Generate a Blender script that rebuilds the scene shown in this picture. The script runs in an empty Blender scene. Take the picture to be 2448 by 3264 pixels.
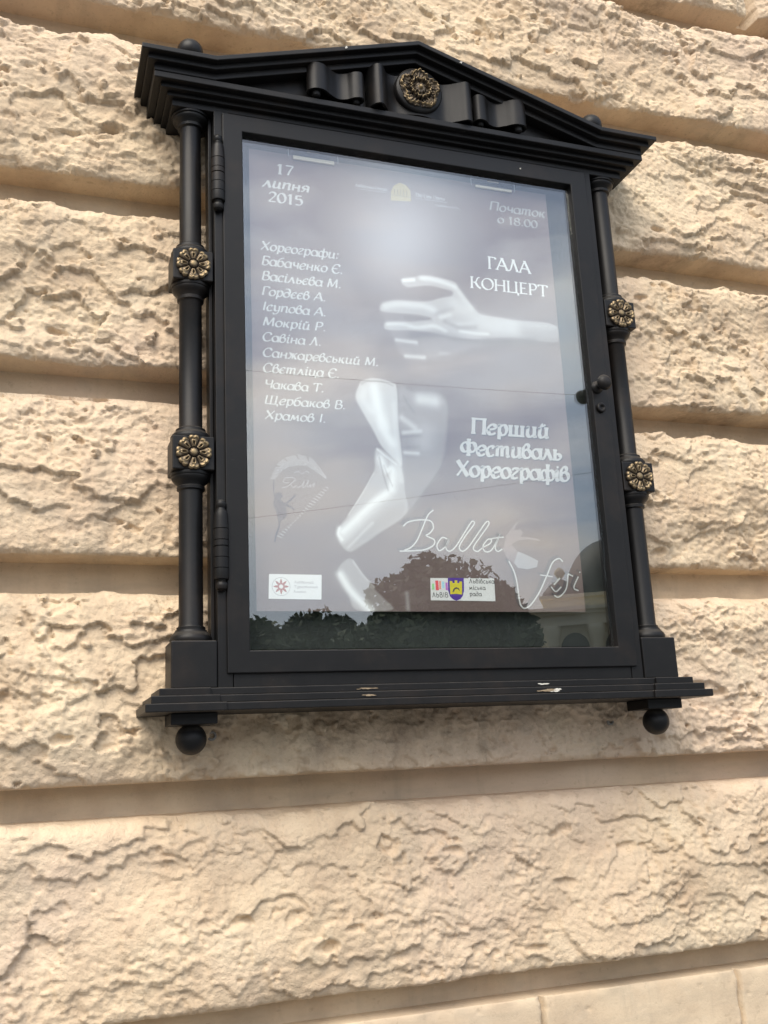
# -*- coding: utf-8 -*-
import bpy, bmesh, math, random
import numpy as np
from mathutils import Vector, Matrix
R_ = math.radians
sc = bpy.context.scene
COL = sc.collection

# ------------------------------------------------------------------ camera
Z0 = 1.736                      # height of the bottom edge of the glass above the pavement
cam_d = bpy.data.cameras.new('camera'); cam = bpy.data.objects.new('camera', cam_d); COL.objects.link(cam)
CX, CZ, CD = -0.34439891, -0.18577831, 1.64086313
RM = ((0.9438182061502638, -0.04739899799222992, 0.3270482055120174),
      (-0.03505473482684281, 0.96971660466332, 0.24170410051644348),
      (-0.32860060758543785, -0.2395893186884066, 0.9135746269817843))
right, up, back = [Vector((r[0], -r[2], r[1])) for r in RM]     # (x, up, out) -> blender (x, -out, up)
cam.matrix_world = Matrix(((right.x, up.x, back.x, CX), (right.y, up.y, back.y, -CD), (right.z, up.z, back.z, CZ + Z0), (0, 0, 0, 1)))
cam_d.sensor_fit = 'VERTICAL'; cam_d.sensor_height = 24; cam_d.lens = 3200 / 3264 * 24
cam_d.clip_start = 0.05; cam_d.clip_end = 2000
sc.camera = cam

# ------------------------------------------------------------------ world, sun, exposure
SUN_EL, SUN_AZ = R_(51), R_(-36)          # azimuth measured from straight out of the wall, + to the right
w = bpy.data.worlds.new('World'); sc.world = w; w.use_nodes = True
nt = w.node_tree; nt.nodes.clear(); N = nt.nodes.new; L = nt.links.new
sky = N('ShaderNodeTexSky'); sky.sky_type = 'NISHITA'; sky.sun_disc = False
sky.sun_elevation = SUN_EL; sky.sun_rotation = math.pi - SUN_AZ
sky.air_density = 1.0; sky.dust_density = 2.0; sky.ozone_density = 1.5
out = N('ShaderNodeOutputWorld')
bg_sky = N('ShaderNodeBackground'); bg_sky.inputs[1].default_value = 0.24
bg_cl = N('ShaderNodeBackground')
tc = N('ShaderNodeTexCoord')
L(sky.outputs[0], bg_sky.inputs[0])
def math_node(op, a, b=None, clamp=False):
    m = N('ShaderNodeMath'); m.operation = op; m.use_clamp = clamp
    for i, v in enumerate((a, b)):
        if v is None: continue
        if hasattr(v, 'is_linked') or hasattr(v, 'links'): L(v, m.inputs[i])
        else: m.inputs[i].default_value = v
    return m.outputs[0]
# broken cloud in long streaks; coordinates are the direction with the height stretched
sep = N('ShaderNodeSeparateXYZ'); L(tc.outputs['Generated'], sep.inputs[0])
def noise_dir(scale, loc, sc_, detail, rough, dist=0.2):
    mp = N('ShaderNodeMapping'); mp.inputs['Scale'].default_value = scale; mp.inputs['Location'].default_value = loc
    L(tc.outputs['Generated'], mp.inputs[0])
    n = N('ShaderNodeTexNoise'); n.inputs['Scale'].default_value = sc_; n.inputs['Detail'].default_value = detail; n.inputs['Roughness'].default_value = rough; n.inputs['Distortion'].default_value = dist
    L(mp.outputs[0], n.inputs[0]); return n.outputs[0]
def ramp(v, stops):
    r = N('ShaderNodeValToRGB'); e = r.color_ramp.elements
    while len(e) < len(stops): e.new(0.5)
    for el, (p, c) in zip(e, stops): el.position = p; el.color = (*c, 1) if isinstance(c, tuple) else (c, c, c, 1)
    L(v, r.inputs[0]); return r.outputs[0]
big = noise_dir((1.0, 1.0, 2.6), (0.3, 0.1, 0.25), 2.6, 5, 0.5)
streak = noise_dir((1.2, 1.2, 14.0), (0.7, 0.0, 0.35), 1.5, 5, 0.55)
cov_n = math_node('ADD', math_node('MULTIPLY', big, 0.82), math_node('MULTIPLY', streak, 0.18))
# a clear blue stretch above 31 degrees, thinner cover again near the roofs
clear = math_node('MULTIPLY', ramp(sep.outputs[2], [(0.49, 0.0), (0.545, 1.0), (0.62, 1.0), (0.74, 0.0)]), 0.24)
low = math_node('MULTIPLY', ramp(sep.outputs[2], [(0.14, 0.0), (0.19, 1.0), (0.24, 1.0), (0.31, 0.0)]), 0.035)
cov_v = math_node('SUBTRACT', math_node('SUBTRACT', cov_n, clear), low)
cov = math_node('ADD', math_node('MULTIPLY', ramp(cov_v, [(0.39, 0.0), (0.53, 1.0)]), 0.80), 0.20, True)
tint = noise_dir((1.0, 1.0, 3.0), (0.1, 0.6, 0.0), 3.0, 4, 0.5)
L(ramp(tint, [(0.38, (0.70, 0.78, 0.88)), (0.52, (0.88, 0.89, 0.91)), (0.66, (1.0, 0.93, 0.84))]), bg_cl.inputs[0])
# the thin bright place in the cloud cover, and a brightness that rises towards the zenith
GLOW = Vector((math.sin(R_(21.5)) * math.cos(R_(29.0)), -math.cos(R_(21.5)) * math.cos(R_(29.0)), math.sin(R_(29.0))))
dp = N('ShaderNodeVectorMath'); dp.operation = 'DOT_PRODUCT'; dp.inputs[1].default_value = GLOW; L(tc.outputs['Generated'], dp.inputs[0])
dpm = math_node('MAXIMUM', dp.outputs['Value'], 0.0)
glow = math_node('ADD', math_node('MULTIPLY', math_node('POWER', dpm, 1300.0), 0.75), math_node('MULTIPLY', math_node('POWER', dpm, 420.0), 0.35))
cov = math_node('MAXIMUM', cov, math_node('MULTIPLY', math_node('POWER', dpm, 260.0), 0.9))
base = math_node('ADD', math_node('ADD', math_node('MULTIPLY', math_node('MAXIMUM', sep.outputs[2], 0.0), 1.15), 0.34), math_node('MULTIPLY', math_node('POWER', dpm, 9.0), 2.15))
L(math_node('ADD', base, glow), bg_cl.inputs[1])
mix = N('ShaderNodeMixShader'); L(cov, mix.inputs[0]); L(bg_sky.outputs[0], mix.inputs[1]); L(bg_cl.outputs[0], mix.inputs[2])
L(mix.outputs[0], out.inputs[0])

sd = bpy.data.lights.new('sun', 'SUN'); sun = bpy.data.objects.new('sun', sd); COL.objects.link(sun)
sd.energy = 3.1; sd.angle = R_(46); sd.color = (1.0, 0.92, 0.79)
sun_dir = Vector((math.sin(SUN_AZ) * math.cos(SUN_EL), -math.cos(SUN_AZ) * math.cos(SUN_EL), math.sin(SUN_EL)))
sun.rotation_euler = sun_dir.to_track_quat('Z', 'Y').to_euler(); sun.location = (0, -8, 12)
vs = sc.view_settings; vs.view_transform = 'Standard'; vs.look = 'None'; vs.gamma = 1; vs.use_curve_mapping = False; vs.exposure = 0.22
sc.cycles.max_bounces = 8; sc.cycles.transparent_max_bounces = 12

# ------------------------------------------------------------------ helpers
def material(name, base=(0.5, 0.5, 0.5), rough=0.6, metal=0.0, spec=0.5):
    m = bpy.data.materials.new(name); m.use_nodes = True
    b = m.node_tree.nodes['Principled BSDF']
    b.inputs['Base Color'].default_value = (*base, 1); b.inputs['Roughness'].default_value = rough
    b.inputs['Metallic'].default_value = metal; b.inputs['Specular IOR Level'].default_value = spec
    return m
class NodeKit:
    def __init__(s, m): s.m = m; s.t = m.node_tree; s.b = s.t.nodes.get('Principled BSDF')
    def n(s, kind, **kw):
        x = s.t.nodes.new('ShaderNode' + kind)
        for k, v in kw.items():
            if k in x.inputs: x.inputs[k].default_value = v
            else: setattr(x, k, v)
        return x
    def l(s, a, b): s.t.links.new(a, b)
    def noise(s, co, scale, detail=4, rough=0.55, dist=0.0):
        x = s.n('TexNoise', Scale=scale, Detail=detail, Roughness=rough, Distortion=dist); s.l(co, x.inputs[0]); return x.outputs[0]
    def ramp(s, v, stops):
        x = s.n('ValToRGB'); e = x.color_ramp.elements
        while len(e) < len(stops): e.new(0.5)
        for el, (p, c) in zip(e, stops):
            el.position = p; el.color = (*c, 1) if len(c) == 3 else c
        s.l(v, x.inputs[0]); return x.outputs[0]
    def mix(s, f, a, b, mode='MIX'):
        x = s.n('Mix', data_type='RGBA', blend_type=mode)
        for i, v in ((0, f), (6, a), (7, b)):
            if hasattr(v, 'links'): s.l(v, x.inputs[i])
            elif i == 0: x.inputs[0].default_value = v
            else: x.inputs[i].default_value = (*v, 1)
        return x.outputs[2]
    def math(s, op, a, b=0.0, clamp=False):
        x = s.n('Math', operation=op, use_clamp=clamp)
        for i, v in enumerate((a, b)):
            if hasattr(v, 'links'): s.l(v, x.inputs[i])
            else: x.inputs[i].default_value = v
        return x.outputs[0]
    def bump(s, h, strength, dist, normal=None):
        x = s.n('Bump', Strength=strength, Distance=dist); s.l(h, x.inputs['Height'])
        if normal is not None: s.l(normal, x.inputs['Normal'])
        return x.outputs[0]
    def obj(s): return s.n('TexCoord').outputs['Object']
    def geo(s): return s.n('NewGeometry').outputs['Position']

def tag(o, label=None, cat=None, group=None, kind=None):
    if label: o['label'] = label
    if cat: o['category'] = cat
    if group: o['group'] = group
    if kind: o['kind'] = kind
    return o
def world_loc(o):
    v = Vector((0, 0, 0))
    while o is not None: v += o.location; o = o.parent
    return v
def P(x, d, z): return (x, -d, z + Z0)
class MB:
    """collects shapes given as (x, out from wall, up) and links them as ONE mesh object"""
    def __init__(s): s.v = []; s.f = []; s.sm = []
    def add(s, vs, fs, smooth=False):
        o = len(s.v); s.v += [P(*p) for p in vs]; s.f += [[i + o for i in f] for f in fs]; s.sm += [smooth] * len(fs)
    def box(s, x0, x1, d0, d1, z0, z1):
        v = [(x, d, z) for x in (x0, x1) for d in (d0, d1) for z in (z0, z1)]
        s.add(v, [(0, 1, 3, 2), (4, 6, 7, 5), (0, 4, 5, 1), (2, 3, 7, 6), (0, 2, 6, 4), (1, 5, 7, 3)])
    def prism(s, pts, d0, d1):
        """polygon in (x, z) pushed from d0 out to d1"""
        n = len(pts)
        v = [(x, d0, z) for x, z in pts] + [(x, d1, z) for x, z in pts]
        s.add(v, [list(range(n)), list(range(2 * n - 1, n - 1, -1))] + [[i, i + n, (i + 1) % n + n, (i + 1) % n] for i in range(n)])
    def prism_z(s, pts, z0, z1, smooth=False):
        n = len(pts)
        v = [(x, d, z0) for x, d in pts] + [(x, d, z1) for x, d in pts]
        s.add(v, [list(range(n)), list(range(2 * n - 1, n - 1, -1))]); s.f  # caps
        s.add(v, [[i, i + n, (i + 1) % n + n, (i + 1) % n] for i in range(n)], smooth)
    def lathe(s, prof, c, axis='z', n=32, smooth=True):
        """prof: (radius, along axis)"""
        v = []; f = []
        for r, h in prof:
            for k in range(n):
                a = 2 * math.pi * k / n
                if axis == 'z': v.append((c[0] + r * math.cos(a), c[1] + r * math.sin(a), c[2] + h))
                elif axis == 'd': v.append((c[0] + r * math.cos(a), c[1] + h, c[2] + r * math.sin(a)))
                else: v.append((c[0] + h, c[1] + r * math.cos(a), c[2] + r * math.sin(a)))
        m = len(prof)
        for i in range(m - 1):
            for k in range(n): f.append([i * n + k, i * n + (k + 1) % n, (i + 1) * n + (k + 1) % n, (i + 1) * n + k])
        s.add(v, f, smooth)
        s.add(v[:n], [list(range(n))]); s.add(v[-n:], [list(range(n))])
    def build(s, name, mat, parent=None, bevel=0.0, merge=True, autosmooth=None):
        me = bpy.data.meshes.new(name)
        o = bpy.data.objects.new(name, me); COL.objects.link(o)
        off = world_loc(parent) if parent is not None else Vector((0, 0, 0))
        me.from_pydata([(a - off.x, b - off.y, c - off.z) for a, b, c in s.v], [], s.f)
        me.polygons.foreach_set('use_smooth', s.sm)
        if merge:
            bm = bmesh.new(); bm.from_mesh(me); bmesh.ops.remove_doubles(bm, verts=bm.verts, dist=1e-6)
            bmesh.ops.recalc_face_normals(bm, faces=bm.faces); bm.to_mesh(me); bm.free()
        me.materials.append(mat)
        if parent is not None: o.parent = parent
        if bevel:
            b = o.modifiers.new('bevel', 'BEVEL'); b.width = bevel; b.segments = 2; b.limit_method = 'ANGLE'; b.angle_limit = R_(40)
        return o
def empty(name, loc, label, cat, group=None):
    o = bpy.data.objects.new(name, None); COL.objects.link(o); o.location = loc; o.empty_display_size = 0.05
    return tag(o, label, cat, group)
def mesh_np(name, verts, faces, mat, parent=None, smooth=True):
    me = bpy.data.meshes.new(name); nv, nf = len(verts), len(faces)
    off = np.array(world_loc(parent)) if parent is not None else 0.0
    me.vertices.add(nv); me.vertices.foreach_set('co', (np.asarray(verts, dtype=np.float64) - off).astype(np.float32).ravel())
    k = faces.shape[1]
    me.loops.add(nf * k); me.loops.foreach_set('vertex_index', faces.astype(np.int32).ravel())
    me.polygons.add(nf); me.polygons.foreach_set('loop_start', np.arange(0, nf * k, k, dtype=np.int32))
    me.polygons.foreach_set('use_smooth', np.full(nf, smooth)); me.update(calc_edges=True)
    me.materials.append(mat)
    o = bpy.data.objects.new(name, me); COL.objects.link(o)
    if parent is not None: o.parent = parent
    return o
def grid_faces(nu, nv):
    i = np.arange(nu - 1)[:, None] * nv + np.arange(nv - 1)[None, :]
    return np.stack([i, i + nv, i + nv + 1, i + 1], -1).reshape(-1, 4)

# ------------------------------------------------------------------ noise for the stone
_rng = np.random.default_rng(7)
_perm = _rng.permutation(4096)
def _h(ix, iy, s): return _perm[(_perm[(ix + s * 131) & 4095] + iy) & 4095]
_ga = np.linspace(0, 2 * np.pi, 4096, endpoint=False); _gx, _gy = np.cos(_ga), np.sin(_ga)
def gnoise(x, y, s=0):
    ix = np.floor(x).astype(np.int64); iy = np.floor(y).astype(np.int64); fx = x - ix; fy = y - iy
    u = fx * fx * fx * (fx * (fx * 6 - 15) + 10); v = fy * fy * fy * (fy * (fy * 6 - 15) + 10)
    def g(a, b):
        h = _h(ix + a, iy + b, s); return _gx[h] * (fx - a) + _gy[h] * (fy - b)
    return 1.5 * ((g(0, 0) * (1 - u) + g(1, 0) * u) * (1 - v) + (g(0, 1) * (1 - u) + g(1, 1) * u) * v)
def fbm(x, y, octv=4, s=0, gain=0.5):
    t = 0; a = 1.0
    for o in range(octv): t = t + a * gnoise(x, y, s + o * 17); x = x * 2.03 + 3.1; y = y * 2.03 - 1.7; a *= gain
    return t
def ridged(x, y, octv=4, s=0):
    t = 0; a = 1.0
    for o in range(octv): t = t + a * (1 - 2 * np.abs(gnoise(x, y, s + o * 13))); x = x * 2.1 + 5.2; y = y * 2.1 + 1.3; a *= 0.5
    return t
def facets(x, y, s=0, slope=0.5, bias=0.0):
    """tilted flat chips: every cell its own height and tilt, so neighbours meet in ledges"""
    ix = np.floor(x).astype(np.int64); iy = np.floor(y).astype(np.int64)
    best = np.full(x.shape, 9.0); hgt = np.zeros(x.shape)
    for a in (-1, 0, 1):
        for b in (-1, 0, 1):
            h = _h(ix + a, iy + b, s); h2 = _h(ix + a, iy + b, s + 5); h3 = _h(ix + a, iy + b, s + 9)
            dx = x - (ix + a + 0.1 + 0.8 * h / 4096.0); dy = y - (iy + b + 0.1 + 0.8 * h2 / 4096.0)
            d = dx * dx + dy * dy; m = d < best
            ang = h3 / 4096.0 * 2 * np.pi
            val = (h2 / 4096.0 - 0.5) + slope * (np.cos(ang) * dx + (np.sin(ang) + bias) * dy)
            best = np.where(m, d, best); hgt = np.where(m, val, hgt)
    return hgt
def pits(x, y, s=0, dens=0.3):
    ix = np.floor(x).astype(np.int64); iy = np.floor(y).astype(np.int64); t = np.zeros(x.shape)
    for a in (-1, 0, 1):
        for b in (-1, 0, 1):
            h = _h(ix + a, iy + b, s); h2 = _h(ix + a, iy + b, s + 5); h3 = _h(ix + a, iy + b, s + 9)
            r = 0.12 + 0.28 * h3 / 4096.0
            dx = (x - (ix + a + h / 4096.0)) / 1.5; dy = y - (iy + b + h2 / 4096.0)
            t = np.maximum(t, np.where(h3 / 4096.0 < dens, np.clip(1 - (dx * dx + dy * dy) / (r * r), 0, 1), 0))
    return t
def sstep(a, b, x): t = np.clip((x - a) / (b - a), 0, 1); return t * t * (3 - 2 * t)
# ------------------------------------------------------------------ materials of the place
def stone_material(name, smooth=False):
    m = material(name, (0.5, 0.4, 0.29), 0.92, 0, 0.25); k = NodeKit(m); co = k.geo()
    big = k.noise(co, 1.6, 3); mid = k.noise(co, 9.0, 6, 0.62); fine = k.noise(co, 60.0, 5, 0.65); grain = k.noise(co, 150.0, 4, 0.62); vfine = k.noise(co, 330.0, 3, 0.6)
    c = k.ramp(mid, [(0.30, (0.50, 0.375, 0.255)), (0.52, (0.65, 0.508, 0.348)), (0.74, (0.74, 0.60, 0.42))])
    c = k.mix(k.ramp(big, [(0.42, (0, 0, 0)), (0.62, (0.8, 0.8, 0.8))]), c, (0.64, 0.495, 0.37))
    c = k.mix(k.ramp(k.noise(co, 3.1, 5, 0.6), [(0.52, (0, 0, 0)), (0.72, (0.75, 0.75, 0.75))]), c, (0.70, 0.585, 0.41))
    sm = k.n('Mapping'); sm.inputs['Scale'].default_value = (7, 1, 0.7); k.l(co, sm.inputs[0])
    c = k.mix(k.ramp(k.noise(sm.outputs[0], 2.2, 5, 0.65), [(0.54, (0, 0, 0)), (0.76, (0.55, 0.55, 0.55))]), c, (0.38, 0.31, 0.23))
    # thin grey weathering and flecks where the paint has worn
    g = k.ramp(k.noise(co, 5.0, 8, 0.7, 0.6), [(0.55, (0, 0, 0)), (0.75, (1, 1, 1))])
    c = k.mix(k.math('MULTIPLY', g, 0.42), c, (0.36, 0.33, 0.28))
    fl = k.ramp(fine, [(0.30, (1, 1, 1)), (0.40, (0, 0, 0))])
    c = k.mix(k.math('MULTIPLY', fl, 0.35), c, (0.27, 0.19, 0.125))
    fg = k.ramp(grain, [(0.30, (1, 1, 1)), (0.42, (0, 0, 0))])
    c = k.mix(k.math('MULTIPLY', fg, 0.30 if not smooth else 0.12), c, (0.33, 0.24, 0.16))
    ch = k.ramp(k.noise(co, 21.0, 6, 0.7), [(0.70, (0, 0, 0)), (0.76, (1, 1, 1))])
    c = k.mix(k.math('MULTIPLY', ch, 0.55), c, (0.70, 0.64, 0.52))
    if smooth:
        mp = k.n('Mapping'); mp.inputs['Scale'].default_value = (3, 1, 14); k.l(co, mp.inputs[0])
        st = k.noise(mp.outputs[0], 3.0, 6, 0.65)
        c = k.mix(k.ramp(st, [(0.45, (0, 0, 0)), (0.75, (0.40, 0.40, 0.40))]), c, (0.36, 0.30, 0.225))
        c = k.mix(0.25, c, (0.40, 0.335, 0.25))
    # soot that has run down from the case's sill (a stain of its own shape)
    at = k.n('Attribute', attribute_name='stain')
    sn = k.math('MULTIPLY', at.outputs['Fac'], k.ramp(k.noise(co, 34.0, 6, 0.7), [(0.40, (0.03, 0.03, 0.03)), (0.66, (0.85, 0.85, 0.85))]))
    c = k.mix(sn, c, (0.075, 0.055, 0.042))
    k.l(c, k.b.inputs['Base Color'])
    n1 = k.bump(fine, 0.6 if not smooth else 0.3, 0.004)
    if not smooth: n1 = k.bump(grain, 0.6, 0.0036, n1)
    n2 = k.bump(vfine, 0.6 if not smooth else 0.35, 0.0014, n1)
    k.l(n2, k.b.inputs['Normal'])
    return m
M_STONE = stone_material('painted_rock_faced_stone')
M_DRESS = stone_material('painted_dressed_stone', True)
def iron_material():
    m = material('black_painted_iron', (0.007, 0.007, 0.0073), 0.5, 0, 0.25); k = NodeKit(m); co = k.geo()
    n = k.noise(co, 14.0, 5, 0.6); f = k.noise(co, 900.0, 2, 0.6); v = k.noise(co, 3.5, 4, 0.6)
    c = k.ramp(n, [(0.3, (0.005, 0.005, 0.0054)), (0.6, (0.0075, 0.0073, 0.0075)), (0.8, (0.014, 0.0125, 0.0115))])
    sp = k.ramp(k.noise(co, 130.0, 3, 0.7), [(0.73, (0, 0, 0)), (0.78, (1, 1, 1))])
    c = k.mix(k.math('MULTIPLY', sp, 0.22), c, (0.12, 0.105, 0.09))
    # brownish cast in places, and pale dust lying on everything that faces up
    c = k.mix(k.ramp(k.noise(co, 6.0, 5, 0.65), [(0.52, (0, 0, 0)), (0.75, (0.7, 0.7, 0.7))]), c, (0.026, 0.018, 0.013))
    nz_ = k.n('SeparateXYZ'); k.l(k.n('NewGeometry').outputs['Normal'], nz_.inputs[0])
    du = k.math('MULTIPLY', k.ramp(nz_.outputs[2], [(0.45, (0, 0, 0)), (0.9, (1, 1, 1))]), k.ramp(k.noise(co, 40.0, 5, 0.7), [(0.3, (0.15, 0.15, 0.15)), (0.65, (0.75, 0.75, 0.75))]))
    c = k.mix(du, c, (0.125, 0.110, 0.092))
    sc2 = k.n('Mapping'); sc2.inputs['Scale'].default_value = (1, 1, 9); k.l(co, sc2.inputs[0])
    scr = k.ramp(k.noise(sc2.outputs[0], 26.0, 3, 0.7, 1.5), [(0.69, (0, 0, 0)), (0.72, (1, 1, 1))])
    c = k.mix(k.math('MULTIPLY', scr, 0.16), c, (0.10, 0.095, 0.09))
    k.l(c, k.b.inputs['Base Color'])
    k.l(k.ramp(v, [(0.3, (0.36, 0.36, 0.36)), (0.7, (0.50, 0.50, 0.50))]), k.b.inputs['Roughness'])
    k.l(k.bump(f, 0.22, 0.0006), k.b.inputs['Normal'])
    return m
M_IRON = iron_material()
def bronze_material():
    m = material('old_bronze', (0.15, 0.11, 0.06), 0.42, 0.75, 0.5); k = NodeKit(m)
    at = k.n('Attribute', attribute_name='wear_highlight')           # ridge highlights put into the colour, over rubbed bronze and brown patina
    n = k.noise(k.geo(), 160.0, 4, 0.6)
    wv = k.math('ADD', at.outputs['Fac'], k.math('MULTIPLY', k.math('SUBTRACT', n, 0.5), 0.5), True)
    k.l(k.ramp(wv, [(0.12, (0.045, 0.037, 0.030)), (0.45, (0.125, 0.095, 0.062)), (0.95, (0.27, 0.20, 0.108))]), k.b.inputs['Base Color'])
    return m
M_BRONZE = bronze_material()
M_BOARD = material('dark_backing_board', (0.022, 0.026, 0.024), 0.7)
def glass_material():
    m = bpy.data.materials.new('case_glass'); m.use_nodes = True; t = m.node_tree; t.nodes.clear()
    o = t.nodes.new('ShaderNodeOutputMaterial'); mx = t.nodes.new('ShaderNodeMixShader')
    lw = t.nodes.new('ShaderNodeLayerWeight'); lw.inputs[0].default_value = 0.5      # facing = 1 - |cos|, the same from both sides of the pane
    pw = t.nodes.new('ShaderNodeMath'); pw.operation = 'POWER'; pw.inputs[1].default_value = 5.0; t.links.new(lw.outputs['Facing'], pw.inputs[0])
    fr = t.nodes.new('ShaderNodeMath'); fr.operation = 'MULTIPLY_ADD'; fr.inputs[1].default_value = 0.88; fr.inputs[2].default_value = 0.115; t.links.new(pw.outputs[0], fr.inputs[0])
    tr = t.nodes.new('ShaderNodeBsdfTransparent'); tr.inputs[0].default_value = (0.97, 0.985, 0.975, 1)
    gl = t.nodes.new('ShaderNodeBsdfGlossy'); gl.inputs['Roughness'].default_value = 0.0
    t.links.new(fr.outputs[0], mx.inputs[0]); t.links.new(tr.outputs[0], mx.inputs[1]); t.links.new(gl.outputs[0], mx.inputs[2]); t.links.new(mx.outputs[0], o.inputs[0])
    return m
M_GLASS = glass_material()

# ------------------------------------------------------------------ the wall
XF = np.concatenate([np.linspace(-4, -1.3, 90)[:-1], np.arange(-1.3, -0.62, 0.006), np.arange(-0.62, 1.62, 0.003), np.arange(1.62, 2.4, 0.006), np.linspace(2.4, 5.5, 100)[1:]])
D_BACK, D_EDGE = -0.185, -0.125
wall = empty('stone_wall', (0.35, 0.22, 0), 'rusticated wall of rough sand coloured stone courses behind the notice case', 'wall')
def soften(h, n):
    for _ in range(n):
        h[1:-1] = 0.25 * h[:-2] + 0.5 * h[1:-1] + 0.25 * h[2:]; h[:, 1:-1] = 0.25 * h[:, :-2] + 0.5 * h[:, 1:-1] + 0.25 * h[:, 2:]
    return h
def shingle(n, sharp):
    """flat-lying scars that end in a broken lip: n counts the layers"""
    f = n - np.floor(n); return np.floor(n) + sstep(1 - sharp, 1, f) - n
def relief(x, z, seed):
    f1 = fbm(x * 5.2, z * 7.0, 5, seed + 3, 0.55); f2 = fbm(x * 13 + 4, z * 17, 4, seed + 9, 0.55); f3 = fbm(x * 31, z * 40, 3, seed + 15, 0.55)
    m1 = sstep(-0.30, 0.40, fbm(x * 3.1 + 9, z * 4.0, 2, seed + 80)); m2 = sstep(-0.25, 0.45, fbm(x * 5.3 + 2, z * 6.3, 3, seed + 84)); m3 = sstep(-0.15, 0.5, fbm(x * 7.7 + 5, z * 9, 3, seed + 88))
    tilt = 0.35 * gnoise(x * 1.7, z * 1.7, seed + 91)
    wx = x + 0.010 * fbm(x * 15, z * 15, 3, seed + 40); wz = z + 0.010 * fbm(x * 15 + 7, z * 15, 3, seed + 60)
    h = 0.020 * fbm(x * 2.3, z * 3.4, 2, seed) + 0.008 * f1
    h = h + 0.0125 * shingle(8.5 * z + (3.0 + 6 * tilt) * x + 1.15 * f1 + 0.16 * f3, 0.10) * (0.35 + 0.65 * m1)
    h = h + 0.0070 * facets(wx * 11 + 3 - 4 * wz, wz * 16, seed + 11, 0.9, -0.5) * m3
    h = h + 0.0052 * shingle(21 * z - (5 - 16 * tilt) * x + 1.25 * f2 + 0.22 * f3, 0.14) * (0.20 + 0.80 * m2)
    h = h + 0.0036 * facets(wx * 34, wz * 48, seed + 21, 0.85, -0.45) * (1 - m1) * m2
    h = h + 0.0021 * shingle(55 * z + 14 * x + 1.4 * f3 + 0.5 * f2, 0.2) * m3
    h = h + 0.0015 * facets(wx * 80 + 11 * wz, wz * 105, seed + 27, 0.9, -0.4) * (0.3 + 0.7 * m1)
    h = h + 0.0016 * ridged(x * 34 + 9 * z, z * 46, 4, seed + 31) * m2
    h = h + 0.0018 * fbm(x * 85, z * 100, 4, seed + 35, 0.7) * (0.35 + 0.65 * (1 - m1))
    h = h - 0.012 * pits(wx * 10, wz * 15, seed + 90, 0.11)**0.6 - 0.005 * pits(x * 42, z * 55, seed + 95, 0.15)
    return h
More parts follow.
